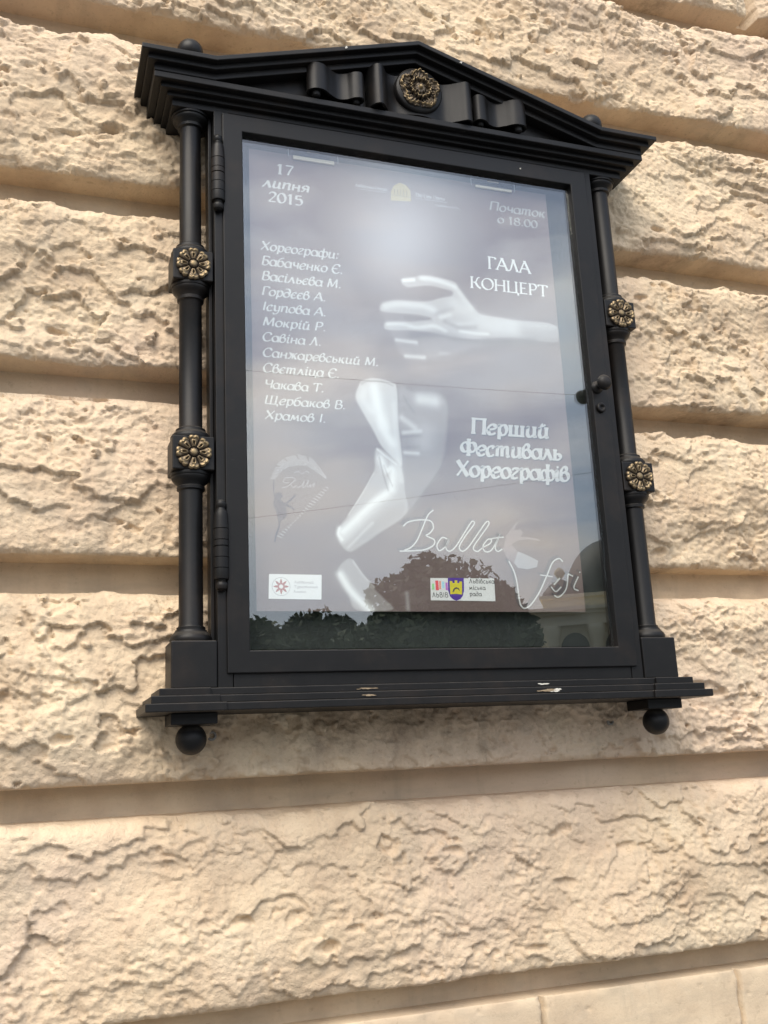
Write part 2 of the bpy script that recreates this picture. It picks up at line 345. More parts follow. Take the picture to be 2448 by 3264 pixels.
def course(z0, z1, seed, joints=(), smooth=False):
    n = int(round((z1 - z0) / 0.003))
    zz = np.linspace(z0, z1, n)
    X, Z = np.meshgrid(XF, zz, indexing='ij')
    e = np.minimum(Z - z0, z1 - Z)
    if smooth:
        Dd = D_EDGE + 0.0016 * fbm(X * 6, Z * 8, 4, seed) - 0.0022 * pits(X * 30, Z * 40, seed + 4, 0.12) - 0.006 * np.exp(-(z1 - Z) / 0.006) * (0.6 + 0.6 * fbm(X * 18, Z * 18, 3, seed + 6)); top_w = bot_w = 0 * X
        for j in joints: Dd = Dd - 0.014 * (1 - sstep(0.002, 0.0055, np.abs(X - j + 0.0016 * fbm(Z * 22, 0 * Z + j, 3, 9)))) - 0.006 * sstep(0.25, 0.7, fbm(X * 30, Z * 30, 3, 4)) * np.exp(-np.abs(X - j) / 0.01)
    else:
        # the rough face breaks off sharply at the flat underside and rolls over a little at the top
        et = z1 - Z; eb = Z - z0
        r = relief(X, Z, seed) * (0.78 if seed == 100 else 1.0)
        Dd = -0.104 + r - 0.020 * np.exp(-et / 0.012) - 0.005 * np.exp(-eb / 0.005) - 0.004 * np.exp(-eb / 0.04)
        Dd = np.maximum(Dd, -0.150)
        Dd = np.minimum(Dd, -0.062 - 0.010 * np.exp(-np.maximum(Dd + 0.062, 0) / 0.02))
        # where the case hangs the stone has been cut back flat enough for it
        incase = sstep(-0.17, -0.12, X) * (1 - sstep(0.82, 0.87, X)) * sstep(-0.10, -0.05, Z) * (1 - sstep(1.10, 1.22, Z))
        Dd = Dd - incase * np.maximum(Dd + 0.088, 0)
        for j in joints:
            aj = np.abs(X - j + 0.006 * fbm(Z * 9, X * 0, 2, seed + 2))
            Dd = np.where(aj < 0.05, Dd - (Dd - D_EDGE) * (1 - sstep(0.0, 0.05, aj)), Dd)
            Dd = np.where(aj < 0.016, D_BACK - 0.004, Dd)
        top_w = 0.010 * fbm(XF * 7, XF * 0 + seed, 3, seed + 71) + 0.004 * fbm(XF * 28, XF * 0 + seed, 3, seed + 72)
        bot_w = 0.003 * fbm(XF * 9, XF * 0 + seed, 3, seed + 73) + 0.003 * fbm(XF * 40, XF * 0 + seed, 3, seed + 74)
        fz = (Z - z0) / (z1 - z0)
        Z = Z + (top_w[:, None] - 0.006) * np.clip(fz, 0, 1)**4 + (bot_w[:, None] + 0.004) * (1 - fz)**4
    x1 = XF[:, None]; one = np.ones_like(x1)
    def row(d, z): return np.stack([x1 * one, -d * one, z + 0 * one], -1)
    zt = Z[:, -1:]; zb = Z[:, :1]
    lo = [row(np.full_like(x1, D_BACK - 0.01), np.minimum(zb, z0 + 0.0)), row(np.full_like(x1, D_BACK + 0.02), z0 + 0 * zb), row(np.minimum(Dd[:, :1] - 0.004, -0.11), z0 + (zb - z0) * 0.4)]
    hi = [row(np.full_like(x1, D_EDGE - 0.02), z1 + (zt - z1) * 0.3), row(np.full_like(x1, D_BACK - 0.01), z1 + 0 * zt)]
    body = np.stack([X, -Dd, Z], -1)
    SURF.append((z0, z1, Dd))
    V = np.concatenate(lo + [body] + hi, 1); V[..., 2] += Z0
    nu, nv = V.shape[:2]
    o = mesh_np('plinth_course' if smooth else 'stone_course', V.reshape(-1, 3), grid_faces(nu, nv)[:, ::-1], M_DRESS if smooth else M_STONE, wall)
    jj = np.tile(np.arange(nv - 1), nu - 1); o.data.polygons.foreach_set('use_smooth', (jj >= len(lo)) & (jj < nv - 1 - len(hi)))   # crisp arrises above and below
    # stain of soot under the sill, as an attribute of the stone
    Xv = V[..., 0]; Zv = V[..., 2] - Z0
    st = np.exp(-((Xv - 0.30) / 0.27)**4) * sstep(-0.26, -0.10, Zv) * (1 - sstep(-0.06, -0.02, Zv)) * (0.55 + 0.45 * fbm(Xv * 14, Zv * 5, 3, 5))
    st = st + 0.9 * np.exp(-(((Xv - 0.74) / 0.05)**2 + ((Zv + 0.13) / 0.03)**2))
    st = st + 0.55 * sstep(0.95, 1.5, Xv) * np.clip(fbm(Xv * 5, Zv * 7, 4, 8) - 0.05, 0, 1) * sstep(0.2, 0.9, Zv)
    if not smooth:
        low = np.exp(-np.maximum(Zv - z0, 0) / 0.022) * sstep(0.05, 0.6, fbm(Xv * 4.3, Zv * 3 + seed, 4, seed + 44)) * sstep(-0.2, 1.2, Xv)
        drip = np.clip(fbm(Xv * 16, Zv * 1.1 + seed, 3, seed + 46) - 0.35, 0, 1) * sstep(0.2, 0.8, fbm(Xv * 2.1, Zv * 1.7, 2, seed + 47))
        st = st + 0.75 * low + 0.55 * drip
    a = o.data.attributes.new('stain', 'FLOAT', 'POINT'); a.data.foreach_set('value', np.clip(st, 0, 1).astype(np.float32).ravel())
    return o
SURF = []
def surf_d(x, z):
    for z0, z1, D in SURF:
        if z0 <= z <= z1: return float(D[np.searchsorted(XF, x), int((z - z0) / (z1 - z0) * (D.shape[1] - 1))])
COURSES = [(-0.567, -0.257), (-0.205, 0.119), (0.177, 0.478), (0.530, 0.852), (0.908, 1.232), (1.288, 1.582), (1.640, 1.960), (2.015, 2.33), (2.385, 2.70)]
JOINTS = [(-1.35, 2.2), (-0.85, 2.9), (-1.5, 2.1), (-0.95, 2.6), (-1.6, 2.0), (-0.9, 2.7), (1.372, -1.2), (-0.8, 2.2), (0.6, 3.0)]
for i, ((a, b), j) in enumerate(zip(COURSES, JOINTS)): course(a, b, 100 + 137 * i, j)
course(-1.16, -0.612, 11, (-1.25, -0.52, 0.1, 0.549, 0.972, 1.9, 2.7), True)
b = MB()
b.box(-4, 5.5, -0.60, D_BACK, -1.736, 2.75); bo = b.build('channel_backing', M_DRESS, wall)
b = MB(); b.box(-4, 5.5, D_BACK - 0.01, -0.09, -1.75, -1.19); b.build('plinth_base', M_DRESS, wall, 0.006)
b = MB(); b.box(-4, 5.5, D_BACK - 0.3, -0.10, 2.752, 3.4); b.build('upper_wall', M_DRESS, wall)
# ------------------------------------------------------------------ the notice case
XC, GW, GH = 0.35, 0.70, 0.974
case = empty('notice_case', (XC, 0.05, Z0 - 0.14), 'black iron notice case with pedimented top and side columns fixed to the stone wall', 'notice case')
BV = 0.0012
def part(mb, name, mat=None, parent=None, bevel=BV, **k): return mb.build(name, mat or M_IRON, parent or case, bevel, **k)

# carcass: four boards and the back
b = MB()
b.box(-0.053, -0.028, -0.102, -0.006, -0.060, 1.016); b.box(0.728, 0.753, -0.102, -0.006, -0.060, 1.016)
b.box(-0.027, 0.727, -0.102, -0.0065, -0.0597, -0.028); b.box(-0.027, 0.727, -0.102, -0.0065, 1.002, 1.0155)
for x0, x1 in ((-0.060, -0.0535), (0.7535, 0.760)):              # thin raised strips down the sides
    b.box(x0, x1, -0.040, -0.028, -0.055, 1.010); b.box(x0 + (0.003 if x0 < 0 else 0), x1 - (0 if x0 < 0 else 0.003), -0.080, -0.060, -0.055, 1.010)
part(b, 'carcass')
b = MB(); b.box(-0.0275, 0.7275, -0.060, -0.050, -0.0275, 1.0015); part(b, 'back_board', M_BOARD, bevel=0)
# door leaf with its pane
door = bpy.data.objects.new('door', None); COL.objects.link(door); door.parent = case; door.location = (0, 0, 0)
b = MB(); x0, x1, z0, z1 = -0.038, 0.738, -0.037, 1.0095
o_ = [(x0, z0), (x1, z0), (x1, z1), (x0, z1)]; i_ = [(0, 0), (GW, 0), (GW, GH), (0, GH)]
v = [(x, d, z) for d in (-0.026, 0.0) for x, z in o_] + [(x, d, z) for d in (-0.026, 0.0) for x, z in i_]
f = []
for k in range(4):
    n = (k + 1) % 4
    f += [(k, n, n + 4, k + 4), (8 + k, 12 + k, 12 + n, 8 + n), (4 + k, 4 + n, 12 + n, 12 + k), (k, 8 + k, 8 + n, n)]
b.add(v, f); part(b, 'door_frame', parent=door, bevel=0.0018)
b = MB(); b.box(0.0004, GW - 0.0004, -0.0165, -0.0125, 0.0004, GH - 0.0004); part(b, 'glass_pane', M_GLASS, door, 0)
b = MB()
for (xa, xb, za, zb) in ((0.0005, 0.004, 0.0045, GH - 0.0045), (GW - 0.004, GW - 0.0005, 0.0045, GH - 0.0045), (0.0005, GW - 0.0005, 0.0005, 0.004), (0.0005, GW - 0.0005, GH - 0.004, GH - 0.0005)):
    b.box(xa, xb, -0.0245, -0.0168, za, zb)
part(b, 'glazing_bead', parent=door, bevel=0)
# hinges
for zc in (0.876, 0.174):
    b = MB(); r = 0.0128
    pr = [(0.0005, 0.081), (0.0055, 0.080), (0.0085, 0.0765), (0.0092, 0.0725), (0.0082, 0.0685), (0.0070, 0.0660), (0.0074, 0.0640), (0.0098, 0.0610), (0.0112, 0.0570), (0.0120, 0.050)]
    for g in (0.0300, 0.0105, -0.0005, -0.0190, -0.0375, ):
        wdt = 0.0007 if g != -0.0005 else 0.0012
        pr += [(r, g + wdt), (r - 0.0022, g + wdt * 0.5), (r - 0.0022, g - wdt * 0.5), (r, g - wdt)]
    pr += [(r, -0.0540), (r - 0.0006, -0.0560), (0.0078, -0.0566), (0.0072, -0.0590), (0.0085, -0.0610), (0.0100, -0.0645), (0.0100, -0.0680), (0.0088, -0.0720), (0.0050, -0.0750), (0.0005, -0.0755)]
    b.lathe(pr, (-0.047, 0.001, zc), 'z', 28); hg = part(b, 'hinge', parent=door, bevel=0); md = hg.modifiers.new('edge', 'EDGE_SPLIT'); md.split_angle = R_(32)
# turn knob and lock
b = MB(); b.lathe([(0.0130, 0.0), (0.0125, 0.003), (0.0075, 0.0045), (0.0062, 0.012), (0.0075, 0.018), (0.0125, 0.0215), (0.0155, 0.027), (0.0155, 0.031), (0.0120, 0.0365), (0.0060, 0.039), (0.0003, 0.0395)], (0.712, 0.0002, 0.519), 'd', 24)
part(b, 'turn_knob', parent=door, bevel=0)
b = MB(); b.lathe([(0.0100, 0.0), (0.0098, 0.005), (0.0085, 0.0062), (0.0045, 0.0062), (0.0042, 0.003), (0.0003, 0.003)], (0.716, 0.0002, 0.4755), 'd', 20); part(b, 'lock', parent=door, bevel=0)

# pediment: raking cornice in three receding bands, level cornice below it, frieze
ped = bpy.data.objects.new('pediment', None); COL.objects.link(ped); ped.parent = case
VX = 0.406
def rake_top(dz): return lambda x: (1.0885 if abs(x - XC) >= VX else 1.0875 + (VX - abs(x - XC)) / VX * 0.1225) - dz
def rake_band(mb, W, t0, t1, D, d0=-0.105):
    a, c = rake_top(t0), rake_top(t1)
    xs = [XC - W, XC - VX, XC, XC + VX, XC + W]
    for xa, xb in zip(xs[:-1], xs[1:]):
        ea, eb = (1e-6 if xa in (XC - VX, XC + VX) else 0), 0
        def zz(fn, x, side):
            if abs(abs(x - XC) - VX) < 1e-9: return fn(XC - VX) if True else 0
            return fn(x)
        mb.prism([(xa, zz(a, xa, 1)), (xa, zz(c, xa, 1)), (xb, zz(c, xb, 0)), (xb, zz(a, xb, 0))], d0, D)
def band_poly(mb, W, t0, t1, D, d0=-0.105):
    a, c = rake_top(t0), rake_top(t1)
    xs = [XC - W, XC - VX, XC, XC + VX, XC + W]
    top = [(x, a(x)) for x in xs]; bot = [(x, c(x)) for x in xs]
    n = 5
    v = [(x, d, z) for d in (d0, D) for x, z in top + bot]
    f = []
    for i in range(4):
        f += [(i, i + 1, n + i + 1, n + i), (10 + i, 10 + n + i, 10 + n + i + 1, 10 + i + 1), (i, 10 + i, 10 + i + 1, i + 1), (n + i, n + i + 1, 10 + n + i + 1, 10 + n + i)]
    f += [(0, n, 10 + n, 10), (4, 14, 10 + 9, 9)]
    mb.add(v, f)
b = MB()
band_poly(b, 0.541, 0.0, 0.0100, 0.0530); band_poly(b, 0.529, 0.0094, 0.0205, 0.0405); band_poly(b, 0.5165, 0.0200, 0.0335, 0.0280)
part(b, 'raking_cornice', parent=ped, bevel=0.0014)
b = MB()
for W, D, za, zb in ((0.5165, 0.0285, 1.0412, 1.0537), (0.503, 0.0155, 1.0320, 1.0416), (0.490, 0.0035, 1.0245, 1.0324)):
    b.box(XC - W, XC + W, -0.106, D, za, zb)
part(b, 'level_cornice', parent=ped, bevel=0.0014)
b = MB(); b.box(XC - 0.480, XC + 0.480, -0.107, -0.0065, 1.0115, 1.0248)
part(b, 'frieze', parent=ped, bevel=0.001)
B0 = 0.003
b = MB(); b.prism([(XC - 0.40, 1.0535), (XC + 0.40, 1.0535), (XC + 0.40, 1.062), (XC, 1.178), (XC - 0.40, 1.062)], -0.10, B0); part(b, 'tympanum', parent=ped, bevel=0)
b = MB(); b.box(XC - 0.5, XC + 0.5, -0.104, -0.02, 1.0535, 1.0700); part(b, 'cornice_core', parent=ped, bevel=0)
def smooth_curve(pts, n=8):
    out = []
    p = [np.array(q, float) for q in pts]; p = [2 * p[0] - p[1]] + p + [2 * p[-1] - p[-2]]
    for i in range(1, len(p) - 2):
        for t in np.linspace(0, 1, n, endpoint=False):
            out.append(0.5 * (2 * p[i] + (p[i + 1] - p[i - 1]) * t + (2 * p[i - 1] - 5 * p[i] + 4 * p[i + 1] - p[i + 2]) * t * t + (3 * p[i] - p[i - 1] - 3 * p[i + 1] + p[i + 2]) * t ** 3))
    out.append(p[-2]); return np.array(out)
def ribbon(name, pts, z0, z1, th, curls=(), slant=0.0):
    c = smooth_curve(pts, 10); t = np.gradient(c, axis=0); t /= np.linalg.norm(t, axis=1)[:, None]; nrm = np.stack([-t[:, 1], t[:, 0]], 1) * th / 2
    a = c + nrm; d = c - nrm; n = len(c); xm = c[:, 0].mean(); mb = MB()
    v = [(x, q, z + slant * (x - xm)) for z in (z0, z1) for x, q in a] + [(x, q, z + slant * (x - xm)) for z in (z0, z1) for x, q in d]
    f = []
    for i in range(n - 1):
        f += [(i, i + 1, n + i + 1, n + i), (2 * n + i, 3 * n + i, 3 * n + i + 1, 2 * n + i + 1), (i, 2 * n + i, 2 * n + i + 1, i + 1), (n + i, n + i + 1, 3 * n + i + 1, 3 * n + i)]
    f += [(0, n, 3 * n, 2 * n), (n - 1, 3 * n - 1, 4 * n - 1, 2 * n - 1)]
    mb.add(v, f, True)
    for x, q, r, dz in curls:
        mb.lathe([(0.0005, -dz - 0.004), (r * 0.6, -dz - 0.0035), (r * 0.9, -dz - 0.0015), (r, -dz + 0.002), (r, z1 - z0 - 0.003), (r * 0.5, z1 - z0 - 0.0025)], (x, q, z0), 'z', 18)
    o = part(mb, name, parent=ped, bevel=0)
    md = o.modifiers.new('edge', 'EDGE_SPLIT'); md.split_angle = R_(38)
    return o
B0, XR = 0.003, 0.3555
SIDE = [(-0.2055, 0.004), (-0.2180, 0.010), (-0.2300, 0.016), (-0.2310, 0.028), (-0.2200, 0.0365), (-0.2040, 0.035), (-0.1880, 0.024), (-0.1700, 0.015), (-0.1520, 0.019), (-0.1390, 0.029), (-0.1260, 0.031), (-0.1200, 0.021), (-0.1260, 0.011)]
for sg in (1, -1):
    pts = [(XR + sg * x, B0 + q) for x, q in SIDE][::sg]
    ribbon('side_ribbon', pts, 1.067, 1.124, 0.0045, ((XR - sg * 0.2160, B0 + 0.023, 0.0090, 0.006), (XR - sg * 0.1330, B0 + 0.017, 0.0075, 0.004)))
MID = [(-0.1060, 0.003), (-0.1050, 0.018), (-0.0990, 0.033), (-0.0890, 0.039), (-0.0790, 0.031), (-0.0680, 0.017), (-0.0500, 0.011), (-0.0260, 0.017), (0.0, 0.021), (0.0260, 0.017), (0.0500, 0.011), (0.0680, 0.016), (0.0850, 0.026), (0.0990, 0.034), (0.1090, 0.028), (0.1120, 0.015), (0.1090, 0.003)]
ribbon('centre_ribbon', [(XR + x, B0 + q) for x, q in MID], 1.058, 1.146, 0.005)
for xa, xb in ((XR + 0.1150, XR + 0.1230), (XR - 0.1230, XR - 0.1150)):
    b = MB(); b.prism([(xa, 1.062), (xb, 1.062), (xb, 1.118), (xa, 1.118)], B0 - 0.002, B0 + 0.008); part(b, 'ribbon_fillet', parent=ped)
b = MB(); b.lathe([(0.0005, -0.006), (0.0500, -0.006), (0.0500, 0.006), (0.0465, 0.009), (0.0005, 0.010)], (XR - 0.002, B0 + 0.020, 1.1125), 'd', 36); part(b, 'rosette_boss', parent=ped, bevel=0)

# bronze rosettes as reliefs over a disc
def rosette(name, c, R, H, petals, parent, layers=1, rot=0.0):
    nr, na = 44, 192
    r = np.linspace(0.0, 1.0, nr)[:, None]; a = np.linspace(0, 2 * np.pi, na, endpoint=False)[None, :] + 0 * r
    ph = (a - rot) * petals / (2 * np.pi); u = ph - np.floor(ph) - 0.5            # -0.5..0.5 across a petal
    edge = 0.86 + 0.14 * np.sqrt(np.clip(1 - (np.abs(u) / 0.5) ** 3, 0, 1)) - 0.045 * np.exp(-(u / 0.09) ** 2)
    q = r / edge
    if layers == 1:
        au = np.abs(u); body = np.sqrt(np.clip(1 - (au / 0.495) ** 4, 0, 1))                # a plump petal, thin gap to the next
        lip = np.exp(-((q - 0.90) / 0.075) ** 2); slit = np.exp(-(u / 0.06) ** 2) * sstep(0.36, 0.44, q) * (1 - sstep(0.62, 0.74, q))
        loop = np.exp(-((np.hypot((q - 0.55) / 0.17, u / 0.20) - 1) / 0.28) ** 2) * sstep(0.30, 0.42, q)
        h = 0.20 + body * (0.46 + 0.16 * q + 0.22 * lip + 0.16 * loop) - 0.32 * slit * body
        wear_highlight = np.clip(body * (0.34 + 0.62 * lip * body + 0.42 * loop) + 0.10 - 0.4 * slit - 0.22 * (1 - body) ** 2, 0, 1)  # lips and loops carry the painted highlight, gaps the dark patina
        boss = r < 0.30
        bh = 0.55 + 0.55 * np.sqrt(np.clip(1 - (r / 0.27) ** 2, 0, 1)); sk = (r < 0.27)
        h = np.where(sk, bh, np.where(r < 0.32, 0.18, h)); wear_highlight = np.where(sk, 0.35 + 0.75 * np.clip(1 - (r / 0.2) ** 2, 0, 1), np.where(r < 0.33, 0, wear_highlight))
        ro = r * edge
    else:
        # Tudor style double rose: five outer and five inner petals with wavy rims
        p1 = np.cos(5 * (a - rot)); p2 = np.cos(5 * (a - rot) + np.pi)
        wob = 0.03 * np.sin(17 * a + 1.0) + 0.02 * np.sin(29 * a)
        eo = 0.93 + 0.055 * p1 + 0.5 * wob; ei = 0.54 + 0.05 * p2 + wob
        qo = r / eo; qi = r / ei
        ho = 0.30 + 0.45 * np.exp(-((qo - 0.93) / 0.06) ** 2) - 0.3 * np.exp(-((p1 + 1) / 0.09) ** 2) + 0.10 * np.sin(30 * a + 6 * r) * (qo > 0.6) + 0.15 * np.exp(-((qo - 0.72) / 0.06) ** 2) * (0.5 + 0.5 * np.sin(11 * a))
        hi = 0.62 + 0.40 * np.exp(-((qi - 0.90) / 0.10) ** 2) - 0.35 * np.exp(-((p2 + 1) / 0.10) ** 2) * (qi > 0.4) - 0.35 * np.exp(-((qi - 0.62) / 0.12) ** 2)
        h = np.where(qi < 1.0, hi, ho - 0.35 * np.exp(-((qi - 1.05) / 0.08) ** 2)); base_w = 0.34 + 0.14 * np.sin(9 * a + 5 * r)
        sk = r < 0.115; h = np.where(sk, 0.75 + 0.45 * np.sqrt(np.clip(1 - (r / 0.115) ** 2, 0, 1)), h)
        wear_highlight = np.clip(np.where(qi < 1, 0.9 * np.exp(-((qi - 0.90) / 0.10) ** 2) + 0.35 * (qi < 0.45), 0.95 * np.exp(-((qo - 0.95) / 0.06) ** 2) + 0.3 * np.exp(-((qo - 0.74) / 0.06) ** 2)), 0, 1)
        wear_highlight = np.clip(np.maximum(wear_highlight, base_w) - 0.45 * np.exp(-((p1 + 1) / 0.05) ** 2) - 0.4 * np.exp(-((qi - 1.06) / 0.06) ** 2), 0, 1)
        wear_highlight = np.where(sk, 1.0, wear_highlight); ro = r * eo
    h = h * H
    x = c[0] + R * ro * np.cos(a); z = c[2] + R * ro * np.sin(a) + Z0; y = -(c[1] + h)
    V = np.stack([x, y, z], -1)
    rim = np.stack([x[-1], -(c[1] - 0.0006) + 0 * x[-1], z[-1]], -1)[None]
    V = np.concatenate([V, rim], 0); wr = np.concatenate([wear_highlight, 0 * wear_highlight[-1:]], 0)
    n1 = nr + 1
    i = np.arange(n1 - 1)[:, None] * na + np.arange(na)[None, :]; j = np.arange(n1 - 1)[:, None] * na + (np.arange(na)[None, :] + 1) % na
    F = np.stack([i, j, j + na, i + na], -1).reshape(-1, 4)[:, ::-1]
    o = mesh_np(name, V.reshape(-1, 3), F, M_BRONZE, parent)
    at = o.data.attributes.new('wear_highlight', 'FLOAT', 'POINT'); at.data.foreach_set('value', wr.astype(np.float32).ravel())
    return o
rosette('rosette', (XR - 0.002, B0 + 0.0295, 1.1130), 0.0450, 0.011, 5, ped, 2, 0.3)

# side columns: plinth, two square dies with rosettes, turned mouldings, cap
def column(cx):
    col = bpy.data.objects.new('column', None); COL.objects.link(col); col.parent = case
    dc = -0.040; rs = 0.0203; b = MB()
    def ring(z, prof): b.lathe(prof, (cx, dc, z), 'z', 36)
    # shaft with base mould, caps below the dies and under the frieze
    b.lathe([(0.0345, 0.0175), (0.0355, 0.0215), (0.0352, 0.0250), (0.0335, 0.0285), (0.0295, 0.0330), (0.0262, 0.0372), (0.0262, 0.0385), (0.0238, 0.0388), (0.0238, 0.0432), (0.0215, 0.0438), (rs, 0.047), (rs, 0.278),
             (0.0215, 0.2790), (0.0238, 0.2800), (0.0240, 0.2850), (0.0226, 0.2860), (0.0226, 0.2880), (0.0285, 0.2935), (0.0320, 0.2975), (0.0330, 0.3005), (0.0330, 0.3030), (0.0345, 0.3035), (0.0352, 0.3065), (0.0345, 0.3092)], (cx, dc, 0), 'z', 40)
    b.lathe([(0.0345, 0.3685), (0.0352, 0.3720), (0.0350, 0.3745), (0.0315, 0.3800), (0.0270, 0.3835), (0.0262, 0.3850), (0.0262, 0.3885), (0.0225, 0.3900), (rs, 0.393), (rs * 0.985, 0.630),
             (0.0215, 0.6320), (0.0238, 0.6330), (0.0240, 0.6380), (0.0226, 0.6390), (0.0226, 0.6410), (0.0285, 0.6465), (0.0320, 0.6505), (0.0330, 0.6535), (0.0330, 0.6560), (0.0345, 0.6565), (0.0352, 0.6595), (0.0345, 0.6622)], (cx, dc, 0), 'z', 40)
    b.lathe([(0.0345, 0.7200), (0.0352, 0.7235), (0.0350, 0.7260), (0.0315, 0.7315), (0.0270, 0.7350), (0.0262, 0.7365), (0.0262, 0.7400), (0.0225, 0.7415), (rs * 0.98, 0.745), (rs * 0.96, 0.984),
             (0.0212, 0.9850), (0.0238, 0.9862), (0.0242, 0.9905), (0.0228, 0.9918), (0.0232, 0.9940), (0.0290, 0.9975), (0.0325, 1.0010), (0.0330, 1.0040), (0.0322, 1.0062), (0.0345, 1.0068), (0.0352, 1.0092), (0.0345, 1.0113)], (cx, dc, 0), 'z', 40)
    sh_ = part(b, 'shaft', parent=col, bevel=0); md = sh_.modifiers.new('edge', 'EDGE_SPLIT'); md.split_angle = R_(50)
    for z0, z1 in ((0.3090, 0.3690), (0.6620, 0.7205)):
        b = MB(); b.box(cx - 0.0357, cx + 0.0357, dc - 0.033, dc + 0.033, z0, z1); part(b, 'die', parent=col, bevel=0.002)
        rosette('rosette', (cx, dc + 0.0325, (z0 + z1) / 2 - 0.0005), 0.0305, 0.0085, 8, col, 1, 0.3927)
    b = MB(); b.box(cx - 0.0375, cx + 0.0375, dc - 0.037, dc + 0.037, -0.0600, 0.0178); part(b, 'pedestal', parent=col, bevel=0.0025)
column(XC - 0.4415); column(XC + 0.4415)

# sill in three steps, breaking forward under the columns; drip blocks, ball finials
b = MB()
for W, D, za, zb in ((0.4990, 0.0125, -0.0725, -0.0595), (0.5130, 0.0265, -0.0850, -0.0720), (0.5230, 0.0365, -0.0980, -0.0845)):
    back = (D - 0.0125) * 0.3
    for s in (-1, 1):
        xo, xi = XC + s * W, XC + s * (0.405 - (D - 0.0125) * 0.9 + 0.012)
        b.box(min(xo, xi), max(xo, xi), -0.105, D, za, zb)
    b.box(XC - 0.43, XC + 0.43, -0.104, D - 0.0045, za + 0.0004, zb - 0.0004)
part(b, 'sill', bevel=0.0016)
for s in (-1, 1):
    x = XC + s * 0.4415
    b = MB(); b.box(x - 0.0375, x + 0.0375, -0.077, -0.0035, -0.1165, -0.0982); part(b, 'drip_block', bevel=0.0016)
    b = MB(); ang = np.linspace(0.02, np.pi - 0.28, 22)
    b.lathe([(0.0252 * math.sin(t), -0.0252 * math.cos(t)) for t in ang] + [(0.0085, 0.0262)], (x, -0.040, -0.1385), 'z', 36); part(b, 'ball_finial', bevel=0)
    b = MB(); b.lathe([(0.0105, -0.064), (0.0105, -0.0262)] + [(0.0250 * math.sin(t), 0.0250 * math.cos(t)) for t in np.linspace(np.pi - 0.35, 0.02, 20)], (x, -0.040, 1.158), 'z', 36); part(b, 'ball_finial', bevel=0)

# worn patches and bird droppings stuck on the ledges
M_DROP = material('dried_droppings', (0.62, 0.60, 0.54), 0.85); M_RUB = material('worn_primer', (0.30, 0.23, 0.15), 0.8)
def splat(name, cx, cz, d, w, h, mat, seed, th=0.0009, top=None):
    rg = random.Random(seed); b = MB(); n = 14
    for q in range(4):
        ox, oz = (rg.uniform(-.5, .5) * w, rg.uniform(-.35, .35) * h) if q else (0, 0); k = rg.uniform(.25, .55) if q else 0.8
        pts = [(cx + ox + k * w / 2 * math.cos(2 * math.pi * i / n) * rg.uniform(.6, 1.1), cz + oz + k * h / 2 * math.sin(2 * math.pi * i / n) * rg.uniform(.5, 1.1)) for i in range(n)]
        b.prism(pts, d - 0.001, d + th + q * 0.00013)
    part(b, name, mat, bevel=0)
splat('dropping', 0.545, -0.0795, 0.0222, 0.030, 0.0080, M_DROP, 3); splat('dropping', 0.535, -0.0665, 0.0082, 0.022, 0.0035, M_DROP, 5)
splat('worn_patch', 0.196, -0.0668, 0.0082, 0.036, 0.0036, M_RUB, 8); splat('worn_patch', 0.196, -0.0790, 0.0222, 0.026, 0.0045, M_RUB, 9); splat('worn_patch', 0.530, -0.0790, 0.0223, 0.042, 0.0050, M_RUB, 19)
splat('dropping', 0.196, 1.160, 0.0532, 0.006, 0.008, M_DROP, 11); splat('dropping', 0.440, 1.178, 0.0532, 0.005, 0.005, M_DROP, 12); splat('dropping', 0.583, 0.992, 0.0002, 0.005, 0.003, M_DROP, 13)
